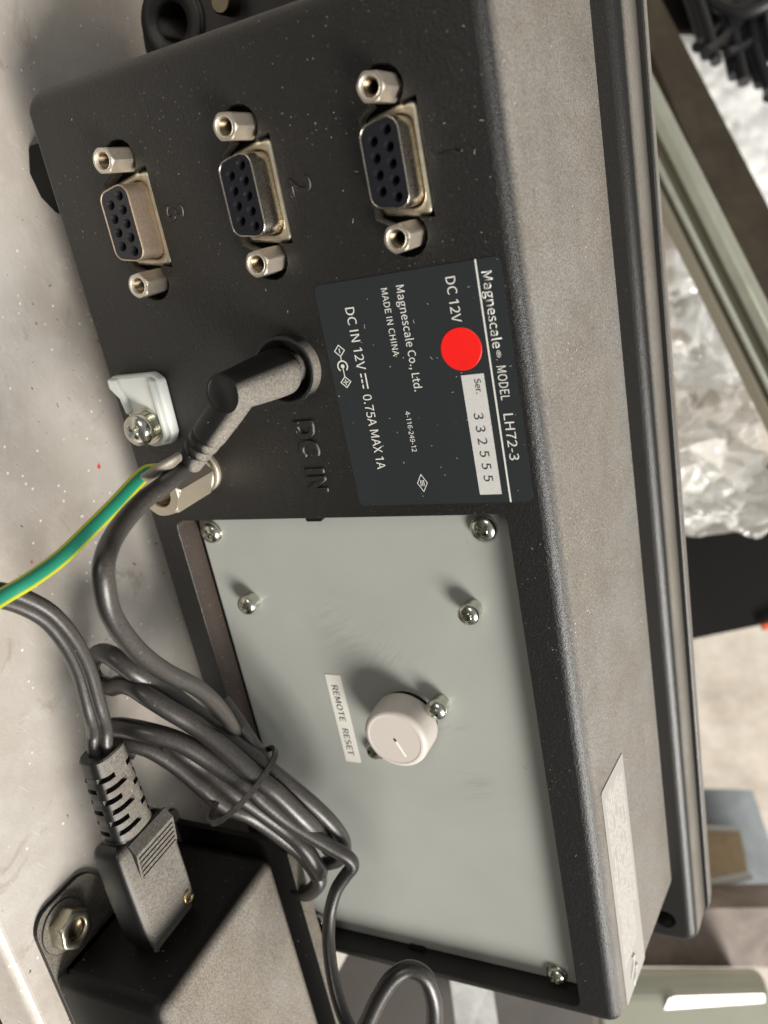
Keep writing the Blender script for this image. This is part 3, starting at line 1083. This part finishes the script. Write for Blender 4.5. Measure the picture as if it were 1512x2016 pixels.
mb.prism(round_poly([(-26.4, -67.3), (-26.1, -64.9), (-22.0, -63.6), (-18.0, -63.2), (-17.6, -64.6), (-21.5, -65.2), (-24.2, -67.4)], .5, 4), 2.5, 4.2, bevel=.4, smooth=True)
mb.prism(round_poly([(-26.0, -55.6), (-24.7, -53.9), (-11.8, -54.1), (-10.3, -55.3), (-10.6, -56.2), (-12.4, -55.4), (-24.4, -55.4)], .5, 4), 2.5, 4.4, bevel=.4, smooth=True)
mb.build('strap_rib', nylon, clamp)['kind'] = 'stuff'
mb = MB()
mb.lathe([(4.3, 3.0), (4.3, 3.9), (2.5, 3.9)], (-14.4, -60.0, 0), n=40, smooth=False)
mb.lathe([(3.4, 3.9), (3.4, 4.7), (3.0, 4.75), (3.3, 4.8), (3.3, 5.6), (2.4, 5.6)], (-14.4, -60.0, 0), n=40, smooth=False)
mb.build('washer', zinc, clamp)
make_screw(clamp, -14.4, -60.0, 5.6, r=3.7, h=3.0, turn=.55)

# ---- ground terminal
gx, gy = -1.9, -50.6
mb = MB()
mb.lathe([(5.4, 0.0), (5.4, .9), (5.1, 1.2), (3.5, 1.2)], (gx, gy, 0), n=48)
mb.lathe([(4.3, 1.2), (4.3, 2.0), (5.2, 2.0), (5.2, 3.1), (3, 3.1)], (gx, gy, 0), n=48)
HT = .42
pr = [(hexr(10.0, HT), 3.1), (hexr(10.0, HT), 15.2), (hexr(10.0, HT, 5.35), 15.7), (hexr(10.0, HT, 5.05), 16.0), (3.1, 16.0), (2.9, 15.6)]
mb.lathe(pr, (gx, gy, 0), n=60, smooth=False)
gt = mb.build('ground_terminal', groundnut, unit, base=(gx, gy, 0))
mb = MB()
pr = [(2.9, 15.62)]
z = 15.4
while z > 6:
    pr += [(2.6, z - .3), (2.9, z - .6)]
    z -= .6
pr += [(.02, z)]
mb.lathe(pr, (gx, gy, 0), n=40, smooth=False)
mb.build('threaded_hole', threadm, gt)
# rubber foot under the unit
mb = MB()
mb.prism(round_poly([(-80.5, -16), (-80.0, -10.6), (-74, -8.4), (-68.5, -9.6), (-64.5, -13.0), (-64.5, -30), (-80.5, -30)], 1.5, 4), 0, 9.5, fr=((0, SY, 0), (1, 0, 0), (0, 0, 1), (0, 1, 0)), bevel=.6)
mb.build('rubber_foot', black_dark, unit)

# ================================================================ ground wire
gw = thing('ground_wire', 'green wire with a yellow stripe running from the ground terminal off the shelf', 'wire', (-6, -60, 12))
gp = [at(318, 925, 172), at(290, 930, 171), at(262, 955, 168), at(225, 995, 164), at(180, 1040, 160), at(120, 1098, 155), at(60, 1142, 150), at(10, 1172, 147), at(-60, 1215, 142)]
mb = MB()
mb.tube(gp, [1.35, 1.5, 1.55, 1.55, 1.55, 1.55], 20)
mb.build('insulation', greenm, gw)
mb = MB()
off = at(0, 0, 160) - at(17, 17, 160)
off2 = off.normalized() * 0.98 + (CAM - gp[3]).normalized() * .70
mb.tube([p + off2 for p in gp], .66, 10)
off3 = -off.normalized() * 1.10 + (CAM - gp[3]).normalized() * .45
mb.tube([p + off3 for p in gp], .50, 10)
mb.build('yellow_stripe', yellowm, gw)
mb = MB()
mb.tube([at(352, 900, 168), at(335, 912, 167), at(312, 925, 168), at(286, 941, 168.5)], [2.0, 2.4, 2.5, 2.2], 18, flat=.45)
mb.build('crimp_lug', material('dull_tinned_lug', (0.40, 0.36, 0.30), .6, .6, mottled=.4, mottle_scale=250, bump=.5), gw)

# ================================================================ DC cord with its right-angle plug and tied bundle
dc = thing('dc_power_cord', 'thin black power cord with right-angle plug, tied in a bundle above the adapter', 'power cord', (50, -50, 20))
mb = MB()
a0, a1 = Vector((JX, JY, .6)), Vector((JX - .6, JY - 1.6, 23.0))
mb.lathe([(2.6, 0), (2.6, 2.6)], a0, (a1 - a0), n=32)
hh = (a1 - a0).length
mb.lathe([(.02, 2.4), (4.6, 2.4), (5.0, 2.9), (4.95, 6), (4.6, 12), (4.1, 18), (3.95, hh - .5), (3.65, hh), (3.5, hh - .25), (.02, hh - .25)], a0, (a1 - a0), n=48)
mb.build('plug_barrel', plug_black, dc)
n0 = Vector((JX - .3, JY - .9, 16.6))
n1 = at(371, 912, 173.5)
nd = (n1 - n0)
nl = nd.length
mb = MB()
mb.lathe([(3.5, 0), (3.6, nl * .30), (3.5, nl * .58), (3.35, nl * .62), (2.9, nl * .64), (3.3, nl * .66), (3.25, nl * .72), (2.7, nl * .73), (2.7, nl * .76), (3.1, nl * .77), (3.05, nl * .82), (2.6, nl * .83), (2.6, nl * .86),
          (2.95, nl * .87), (2.85, nl * .98), (2.5, nl), (.02, nl)], n0, nd, n=36)
mb.build('strain_relief', plug_black, dc)
c0 = [n0 + nd * .9, n1 + nd * .05, at(349, 934, 170), at(319, 958, 165), at(279, 988, 159), at(243, 1028, 153), at(218, 1068, 148), at(205, 1108, 144), at(205, 1150, 144), at(217, 1205, 147), at(248, 1256, 153),
      at(287, 1296, 160), at(331, 1326, 169), at(381, 1350, 178), at(415, 1376, 185), at(440, 1404, 192), at(460, 1436, 199), at(478, 1472, 207), at(500, 1520, 212)]
mb = MB()
mb.tube(c0, [2.0, 2.0, 1.9, 1.95, 2.0, 2.0, 1.95, 1.85, 1.75, 1.7], 20)
mb.build('cable', cable_black, dc)
strands = [
    [at(222, 1352, 197), at(194, 1344, 200), at(178, 1318, 201), at(188, 1292, 196), at(213, 1288, 190), at(263, 1322, 190), at(331, 1364, 196), at(381, 1402, 198), at(431, 1440, 199), at(514, 1504, 199), at(560, 1540, 200), at(618, 1588, 202), at(660, 1632, 205), at(676, 1664, 209), at(668, 1690, 214), at(640, 1700, 219)],
    [at(222, 1352, 197), at(240, 1347, 194), at(262, 1352, 191), at(290, 1370, 190), at(331, 1396, 191), at(381, 1426, 193), at(431, 1464, 194), at(507, 1532, 195), at(545, 1562, 196), at(594, 1610, 199), at(632, 1646, 204), at(648, 1668, 210)],
    [at(268, 1478, 202), at(224, 1462, 200), at(208, 1440, 197), at(232, 1432, 194), at(293, 1442, 192), at(356, 1462, 193), at(419, 1500, 195), at(489, 1550, 196), at(520, 1578, 197), at(570, 1618, 199), at(642, 1662, 201), at(682, 1686, 202), at(694, 1704, 203), at(680, 1724, 204),
     at(662, 1752, 205), at(651, 1790, 206), at(647, 1830, 206), at(648, 1870, 205), at(656, 1928, 203), at(672, 1988, 200), at(695, 2040, 196), at(720, 2095, 190)],
    [at(226, 1456, 198), at(250, 1462, 198), at(293, 1474, 199), at(343, 1504, 201), at(394, 1546, 203), at(440, 1584, 205), at(494, 1606, 207), at(547, 1642, 212), at(594, 1680, 216), at(622, 1716, 216), at(627, 1738, 217), at(606, 1758, 220), at(585, 1752, 223)],
    [at(330, 1462, 199), at(360, 1482, 199), at(406, 1514, 201), at(456, 1557, 202), at(500, 1588, 204), at(560, 1632, 207), at(598, 1668, 208), at(620, 1700, 210), at(630, 1720, 213)],
    [at(440, 1380, 203), at(464, 1412, 202), at(486, 1446, 201), at(508, 1478, 202), at(540, 1520, 205)],
]
rads = [[2.2, 2.35, 2.2, 1.95], [2.3, 2.4, 2.2], [2.3, 2.4, 2.3, 2.0, 1.7, 1.6, 1.65, 1.75], [2.15, 2.2, 2.1], [2.15, 2.1], [1.7, 1.7]]
for pth, r in zip(strands, rads):
    mb = MB()
    mb.tube(pth, r, 18)
    mb.build('cable', cable_black, dc)
# the loose loop at the foot of the picture
mb = MB()
mb.tube([at(650, 2150, 196), at(690, 2080, 193), at(722, 2016, 190), at(748, 1962, 188), at(775, 1924, 187), at(806, 1908, 187), at(836, 1922, 187), at(852, 1958, 188), at(856, 2000, 190), at(850, 2060, 194), at(840, 2120, 198)], 2.0, 18)
mb.build('cable', cable_black, dc)
# cable tie: a flat band round the bundle
bc = at(478, 1545, 199)
bd = (at(560, 1600, 199) - at(430, 1480, 198)).normalized()
view = (CAM - bc).normalized()
su = bd.cross(view).normalized(); sv = su.cross(bd).normalized()
mb = MB()
ring = []
for k in range(28):
    a = 2 * math.pi * k / 28
    ring.append(bc + su * math.cos(a) * 11.0 + sv * math.sin(a) * 8.0 + bd * 1.5 * math.sin(a))
L = []
for p in ring:
    rdir = (p - bc); rdir -= bd * rdir.dot(bd); rdir.normalize()
    L.append([p - bd * .65 - rdir * .2, p + bd * .65 - rdir * .2, p + bd * .65 + rdir * .5, p - bd * .65 + rdir * .5])
L.append(L[0])
mb.loops(L, True, smooth=False)
mb.build('cable_tie', material('tie_black_nylon', (0.012, 0.011, 0.011), .3, dust=.15, dust_lo=0, dust_hi=1), dc)

# ================================================================ power adapter
AX0, AY1, AZ0, AZ1 = 100.0, -49.6, 15.0, 61.6
ad = thing('power_adapter', 'dusty black power adapter in the steel bracket on the shelf', 'power adapter', (150, -82, 38))
mb = MB()
prof = round_poly([(-82.4, AZ0), (-82.4, AZ1), (AY1, AZ1), (AY1, AZ0)], [1.2, 1.5, 4.0, 3.5], 7)
L = []
xs = [(AX0, 3.2), (AX0 + .25, 2.0), (AX0 + .9, 1.0), (AX0 + 2.0, .3), (AX0 + 3.2, 0), (228, 0)]
for x, ins in xs:
    L.append([(x, a, b) for a, b in offset(prof, -ins)])
mb.loops(L, True, True, True)
mb.build('case', adaptm, ad)
# ================================================================ bracket
br = thing('mounting_bracket', 'black bent steel bracket holding the power adapter, bolted to the shelf', 'bracket', (110, SY, 36))
mb = MB()
foot = round_poly([(84.5, 44), (84.5, 61.0), (230, 61.2), (230, 11), (93, 11), (91, 40)], [7, 5, .2, .2, 2, 3], 6)
mb.prism(foot, SY + .02, SY + 1.4, fr=((0, 0, 0), (1, 0, 0), (0, 0, 1), (0, 1, 0)), bevel=.2)
mb.build('base_plate', bracketm, br)
mb = MB()
wall = round_poly([(97, SY + 1), (230, SY + 1), (230, -47.0), (101.0, -47.0), (97.4, -52.0)], [.2, .2, .2, 1.5, 1.5], 3)
mb.prism(wall, 11.4, 13.2)
mb.build('side_wall', bracketm, br)
mb = MB()
mb.prism(round_poly([(96.8, 9.4), (100.6, 13.5), (230, 13.5), (230, 9.0), (97.2, 9.0)], [.6, .5, .1, .1, .5], 3), -47.02, -46.2, fr=((0, 0, 0), (1, 0, 0), (0, 0, 1), (0, 1, 0)), bevel=.15)
mb.build('turned_edge', bracketm, br)
mb = MB()
NX, NZ = 91.8, 54.2
mb.lathe([(hexr(8.6, .2, 4.7), 1.4), (hexr(8.6, .2), 1.9), (hexr(8.6, .2), 5.2), (hexr(8.6, .2, 4.6), 5.9), (hexr(8.6, .2, 4.2), 6.1), (2.8, 6.1), (2.5, 5.8), (2.5, 5.4)], (NX, SY, NZ), (0, 1, 0), n=60)
mb.build('hex_nut', material('dull_bolt_zinc', (0.52, 0.49, 0.38), .38, 1.0, bump=.2, mottled=.4, mottle_scale=200), br)
mb = MB()
mb.lathe([(2.5, 5.42), (2.45, 4.6), (.02, 4.5)], (NX, SY, NZ), (0, 1, 0), n=32)
mb.build('bolt_end', threadm, br)
mb = MB()
mb.lathe([(6.3, 1.38), (6.3, 1.75), (6.0, 1.85), (2.6, 1.85)], (NX, SY, NZ), (0, 1, 0), n=48)
mb.build('washer', bracketm, br)

# ================================================================ mains cord with moulded plug
mc = thing('mains_cord', 'black two-core mains cord with ribbed plug pushed into the power adapter', 'mains cord', (85, -64, 42))
PY1, PY0 = -60.0, -69.4
mb = MB()
pf = round_poly([(PY0, 33.5), (PY0, 50.6), (PY1, 50.6), (PY1, 33.5)], [2.2, 2.2, 2.0, 1.6], 6)
L = []
for x, i0, dz in ((69.6, 2.2, 0), (70.0, 1.2, 0), (70.8, .5, 0), (72, 0, 0), (80, -.25, 0), (92, -.1, 0), (96.6, .1, 0), (97.6, .8, 0), (101, 1.5, 0)):
    L.append([(x, a, b) for a, b in offset(pf, -i0)])
mb.loops(L, True, True, True)
mb.build('plug_body', mains_black, mc)
mb = MB()
# thumb grip: a sloping step and fine ribs on the top of the plug
stp = [(70.2, PY1 - .2), (72.6, PY1 + 1.35), (79.5, PY1 + .25), (79.5, PY1 - .4), (70.2, PY1 - .6)]
mb.prism(stp, 33.9, 47.0, fr=((0, 0, 0), (1, 0, 0), (0, 1, 0), (0, 0, 1)))
for k in range(5):
    x = 73.6 + k * 1.35
    yy = PY1 + 1.1 - (x - 72.6) * .16
    mb.prism([(x, yy - .5), (x + .2, yy + .5), (x + .7, yy + .5), (x + .9, yy - .6)], 34.6, 46.4, fr=((0, 0, 0), (1, 0, 0), (0, 1, 0), (0, 0, 1)))
mb.build('thumb_grip', mains_black, mc)
mb = MB()
ring = [(Vector((95.2, PY1 + .28, 36.4)) + Vector((math.cos(a) * 1.35, 0, math.sin(a) * 1.35))) for a in (math.radians(-70 + 270 * k / 20) for k in range(21))]
mb.tube(ring, .45, 8, sub=1)
mb.build('rating_ring', brass, mc)
# strain relief
r0, r1 = Vector((48.6, -64.7, 41.6)), Vector((70.2, -64.7, 41.9))
rd = (r1 - r0).normalized()
NE = 64
def ell(x, ry, rz, cut=0.0, phase=0.0):
    """outline of the relief at x; cut > 0 sinks the slots between the four spines"""
    c = r0 + rd * x
    out = []
    for k in range(NE):
        t = 2 * math.pi * k / NE
        q = (t + phase) % (math.pi / 2)
        g = 1.0 - cut if 0.30 < q < 1.27 else 1.0
        out.append(c + Vector((0, math.copysign(abs(math.cos(t)) ** .7, math.cos(t)) * ry * g, math.copysign(abs(math.sin(t)) ** .7, math.sin(t)) * rz * g)))
    return out
mb = MB()
loops = [ell(0, 2.2, 2.9), ell(.0, 3.6, 4.5), ell(.4, 3.9, 4.9), ell(3.8, 4.0, 5.1)]
x = 4.0
for k in range(6):
    g, gz = 4.0 + k * .05, 5.15 + k * .13
    ph = .35 if k % 2 else .05
    loops += [ell(x, g, gz), ell(x + .05, g, gz, .34, ph), ell(x + 1.25, g, gz, .34, ph), ell(x + 1.3, g, gz)]
    x += 2.75
loops += [ell(x, 4.25, 5.9), ell(21.0, 4.2, 6.2), ell(22.6, 3.8, 5.9)]
mb.loops(loops, True, smooth=False)
mb.build('strain_relief', mains_black, mc)
# two-core cable
mpts = [Vector((56, -64.6, 41.8)), Vector((48.6, -64.6, 41.7)), at(196, 1440, 182), at(190, 1412, 178), at(180, 1375, 175), at(164, 1318, 170), at(136, 1262, 164), at(98, 1216, 159), at(52, 1188, 155), at(0, 1172, 151), at(-70, 1168, 146)]
P = smooth_path(mpts, 6)
for s in (-1, 1):
    pts = []
    for i, p in enumerate(P):
        t = (P[min(i + 1, len(P) - 1)] - P[max(i - 1, 0)]).normalized()
        vw = (CAM - p).normalized()
        sd = t.cross(vw).normalized()
        mixd = (sd * .80 + vw * .6 * 1).normalized()
        f = min(1, i / 40)
        d = (sd * (1 - .25 * f) + vw * (.1 + .75 * f)).normalized()
        pts.append(p + d * 1.35 * s)
    mb = MB()
    mb.tube(pts, 1.55, 16, sub=1)
    mb.build('cable_core', cable_black, mc)

# ================================================================ background
# floor far behind
mb = MB()
fd = Vector((0.0, 0.0, 1.0))
mb.add([(-1500, -1200, -520), (2200, -1200, -520), (2200, 1200, -520), (-1500, 1200, -520)], [(0, 1, 2, 3)])
fl = mb.build('floor', concrete, None, base=(300, 0, -520))
fl['kind'] = 'structure'

def slab(corners, depths, thick):
    """a plate seen through its four corners, with real thickness away from the viewer"""
    P = [at(u, v, d) for (u, v), d in zip(corners, depths)]
    nrm = (P[1] - P[0]).cross(P[2] - P[0]).normalized()
    if nrm.dot(CAM - P[0]) > 0: nrm = -nrm
    Q = [p + nrm * thick for p in P]
    mb = MB()
    n = len(P)
    mb.loops([P, Q], True, True, True, False)
    return mb, P

def place(mb, name, mat, label, cat, base, group=None):
    o = mb.build(name, mat, None, base=base)
    o['label'] = label
    o['category'] = cat
    if group: o['group'] = group
    return o

# rusty flat bar
mb, P = slab([(1180, -140), (1282, -40), (1660, 690), (1560, 760)], [430, 430, 400, 400], 8)
o = place(mb, 'flat_bar', rusty, 'dark rusty flat steel bar crossing behind the unit beside the pale rail', 'steel bar', tuple(P[0]))
# pale rail with grooves, beside the bar
A, B = at(1268, 160, 372), at(1590, 800, 350)
dirn = (B - A).normalized()
vw = (CAM - A).normalized()
side = dirn.cross(vw).normalized()
if side.dot(at(1400, 300, 372) - at(1300, 300, 372)) < 0: side = -side
rail = thing('rail', 'pale grey-green metal rail with two grooves running beside the rusty bar', 'rail', tuple(A))
def rail_part(pts, name, mat, z0=-60, z1=420):
    mb = MB()
    mb.prism(pts, z0, z1, fr=(A, side, vw, dirn))
    return mb.build(name, mat, rail)
rp_ = [(4.2, -8), (4.2, 2.2)] + [(4.2 - 4.6 * (1 - math.cos(a)) * 1.0 - .0, 2.2 + 3.0 * math.sin(a)) for a in (math.pi / 2 * k / 6 for k in range(1, 7))] + [(-4.0, 3.6), (-5.2, 0.5), (-5.2, -8)]
rail_part(rp_, 'round_profile', railm)
rail_part([(-5.3, -8), (-5.3, -1.5), (-8.4, -1.2), (-8.8, -8)], 'groove_floor', raildark)
rail_part(round_poly([(-8.5, -8), (-8.5, 1.4), (-11.4, 1.2), (-11.4, -8)], [.1, 1.2, 1.2, .1], 4), 'raised_rib', railm)
rail_part([(-11.4, -8), (-11.4, -2.6), (-13.6, -2.6), (-13.6, -8)], 'groove_floor', raildark)
rail_part(round_poly([(-13.6, -8), (-13.6, -.6), (-18.5, -2.4), (-18.5, -8)], [.1, .8, 1.0, .1], 4), 'lower_rib', material('rail_edge_tan_paint', (0.25, 0.225, 0.17), .5))

# crumpled sheets
def crumple(corners, depths, nu, nv, amp, scale, seed, fine=0.35):
    P = [at(u, v, d) for (u, v), d in zip(corners, depths)]
    nrm = (P[1] - P[0]).cross(P[3] - P[0]).normalized()
    if nrm.dot(CAM - P[0]) < 0: nrm = -nrm
    vs = []
    for j in range(nv + 1):
        for i in range(nu + 1):
            s, t = i / nu, j / nv
            p = P[0] * (1 - s) * (1 - t) + P[1] * s * (1 - t) + P[2] * s * t + P[3] * (1 - s) * t
            q = p * scale + Vector((seed, seed * 2, 0))
            n1 = noise.voronoi(q)[0]
            n2 = noise.voronoi(q * 2.6 + Vector((5, 1, 3)))[0]
            rd_ = 1 - 2 * abs(noise.noise(q * 1.4 + Vector((2, 7, 1)))) - 1.2 * abs(noise.noise(q * 3.4)) - .6 * abs(noise.noise(q * 7.5))
            h = ((n1[1] - n1[0]) * 1.0 + rd_ * .12) * amp + (n2[1] - n2[0]) * amp * fine * 1.1
            wob = noise.noise_vector(q * .7) * amp * .5
            vs.append(p + nrm * h + wob)
    fs = [(j * (nu + 1) + i, j * (nu + 1) + i + 1, (j + 1) * (nu + 1) + i + 1, (j + 1) * (nu + 1) + i) for j in range(nv) for i in range(nu)]
    mb = MB()
    mb.add(vs, fs, True)
    return mb, P
wrap = thing('plastic_wrap', 'crumpled clear plastic wrap with bright glints beside the pale rail', 'plastic wrap', tuple(at(1400, 900, 420)))
mb, P = crumple([(1290, 500), (1420, 500), (1540, 1060), (1300, 1060)], [425, 425, 425, 425], 80, 130, 20, .05, 3.0)
mb.build('loose_film', wrapm, wrap)
mb, P = crumple([(1290, 880), (1470, 880), (1505, 1020), (1310, 1065)], [395, 400, 405, 395], 100, 80, 26, .052, 9.0)
mb.build('bunched_film', wrapm, wrap)
# scraps caught under the film
for k, (u, v, c) in enumerate([(1340, 665, tan), (1365, 705, offwhite), (1388, 792, tan), (1345, 805, tan), (1420, 850, offwhite), (1330, 600, offwhite), (1470, 990, offwhite), (1400, 1000, offwhite)]):
    mb = MB()
    c0_ = at(u, v, 430)
    rr = random.Random(k)
    sh = [(c0_ + Vector((rr.uniform(-6, 6), rr.uniform(-6, 6), rr.uniform(-3, 3)))) for _ in range(7)]
    mb.tube(sh[:4], 2.2, 8, sub=4)
    mb.build('scrap', c, wrap)

# white sheet, upper right
mb, P = crumple([(1330, -80), (1700, -80), (1700, 760), (1330, 760)], [505, 505, 505, 505], 90, 120, 4.5, .03, 6.0, .5)
o = place(mb, 'white_sheet', bagm, 'white translucent plastic sheet behind the rusty bar, under the black hoses', 'plastic sheet', tuple(P[0]))
# black hoses
hoses = thing('hose_bundle', 'bundle of black rubber hose ends hanging over the white plastic sheet', 'hoses', tuple(at(1440, 60, 470)))
for pts, r in (([(1340, -60), (1365, 0), (1385, 60), (1400, 118)], 6.0), ([(1395, -60), (1425, 20), (1440, 90), (1455, 158)], 6.4), ([(1440, -60), (1465, 30), (1480, 100), (1506, 174)], 6.4),
               ([(1500, -40), (1450, 30), (1412, 75), (1380, 100)], 5.6), ([(1560, -40), (1500, 50), (1455, 85), (1420, 100)], 5.0), ([(1600, 60), (1560, 100), (1530, 150), (1522, 200)], 6.0),
               ([(1350, -40), (1410, 10), (1460, 20), (1530, -10)], 7.0), ([(1520, -60), (1495, 10), (1500, 60), (1530, 120)], 6.0)):
    for sh, sv, dz in ((-9, -7, 5), (10, 4, 0), (2, -16, 12)):
        mb = MB()
        mb.tube([at(u + sh, v + sv, 478 + dz - 8 * k) for k, (u, v) in enumerate(pts)], r * .55, 14)
        mb.build('hose', rubberm, hoses)
mb, P = slab([(1300, -120), (1560, -120), (1560, 60), (1300, 60)], [500, 500, 498, 498], 20)
place(mb, 'dark_case', boxm, 'dark case behind the black hoses above the white sheet', 'case', tuple(P[0]))
# black box
mb, P = slab([(1290, 1000), (1600, 900), (1620, 1205), (1300, 1272)], [470, 500, 500, 470], 60)
place(mb, 'black_box', boxm, 'matt black box with blurred glints painted on its front below the bunched plastic wrap', 'box', tuple(P[0]))
mb, P = slab([(1502, 1230), (1560, 1222), (1560, 1234), (1506, 1241)], [480, 480, 480, 480], 4)
place(mb, 'red_tag', redpaint, 'small red tag at the lower edge of the matt black box', 'tag', tuple(P[0]))
# things on the floor behind the lower right corner
mb, P = slab([(1340, 1552), (1482, 1556), (1560, 1790), (1340, 1790)], [520, 520, 500, 500], 14)
clad = place(mb, 'steel_tray', slate, 'blue-grey painted tray holding the tan block, beside the lower corner of the unit', 'tray', tuple(P[0]))
mb, P = slab([(1350, 1636), (1457, 1636), (1472, 1715), (1350, 1738)], [496, 496, 490, 490], 10)
place(mb, 'wood_block', tan, 'tan wooden block lying in the blue-grey tray', 'block', tuple(P[0]))
mb = MB()
mb.tube([at(1360, 1632, 492), at(1400, 1631, 492), at(1452, 1634, 492)], 1.6, 10)
mb.tube([at(1360, 1745, 486), at(1410, 1738, 486), at(1478, 1724, 486)], 2.2, 10)
mb.build('light_rim', offwhite, clad)
mb, P = slab([(1250, 1790), (1620, 1786), (1620, 1905), (1250, 1903)], [440, 440, 436, 436], 40)
place(mb, 'machine_bed', rustblock, 'rust-brown machine bed above the glossy pale green housing', 'machine bed', tuple(P[0]))
# pale glossy housing: a rounded box
A, B = at(1170, 1905, 400), at(1508, 1905, 400)
wdt = (B - A).length
u_ = (B - A).normalized(); f_ = (at(1340, 1950, 400) - CAM).normalized(); f_ = (f_ - u_ * f_.dot(u_)).normalized(); d_ = f_.cross(u_).normalized()
if d_.dot(at(1300, 2000, 400) - at(1300, 1900, 400)) < 0: d_ = -d_
mb = MB()
mb.prism(round_poly([(0, 0), (0, 60), (60, 60), (60, 0)], [14, 6, 6, 14], 8), 0, wdt, fr=(A, f_, d_, u_), smooth=False, bevel=2.0)
hous = place(mb, 'green_housing', palebox, 'glossy pale green enamel housing at the lower corner beyond the unit', 'housing', tuple(A))
# facet added for a highlight: cut to its outline, tilted to mirror window_lamp
P0 = at(1400, 1985, 392)
hn_ = ((CAM - P0).normalized() + (Vector((60, -20, 0)) + LD * 1700 - P0).normalized()).normalized()
def onplane(u, v):
    d = RM.transposed() @ Vector(((u - 756) / FPX, (v - 1008) / FPX, 1.0))
    return CAM + d * ((P0 - CAM).dot(hn_) / d.dot(hn_))
mb = MB()
F1 = [onplane(*q) for q in ((1298, 2012), (1318, 1966), (1330, 1962), (1504, 1957), (1508, 2004), (1500, 2008))]
mb.loops([F1, [q - hn_ * 9 for q in F1]], True, True, True, False)
mb.build('highlight_facet', palebox, hous)
# below the lower end of the unit
mb, P = slab([(884, 1915), (968, 1930), (990, 2080), (905, 2080)], [330, 330, 326, 326], 6)
place(mb, 'galvanised_strip', zincrough, 'galvanised steel strip seen beyond the lower end of the unit', 'steel strip', tuple(P[0]))
mb, P = slab([(600, 1850), (1160, 1900), (1180, 2200), (600, 2200)], [352, 352, 345, 345], 30)
place(mb, 'machine_block', material('dark_brown_machine_paint', (0.045, 0.036, 0.028), .6, mottled=.4, mottle_scale=40), 'dark brown machine block behind the galvanised strip', 'machine block', tuple(P[0]))
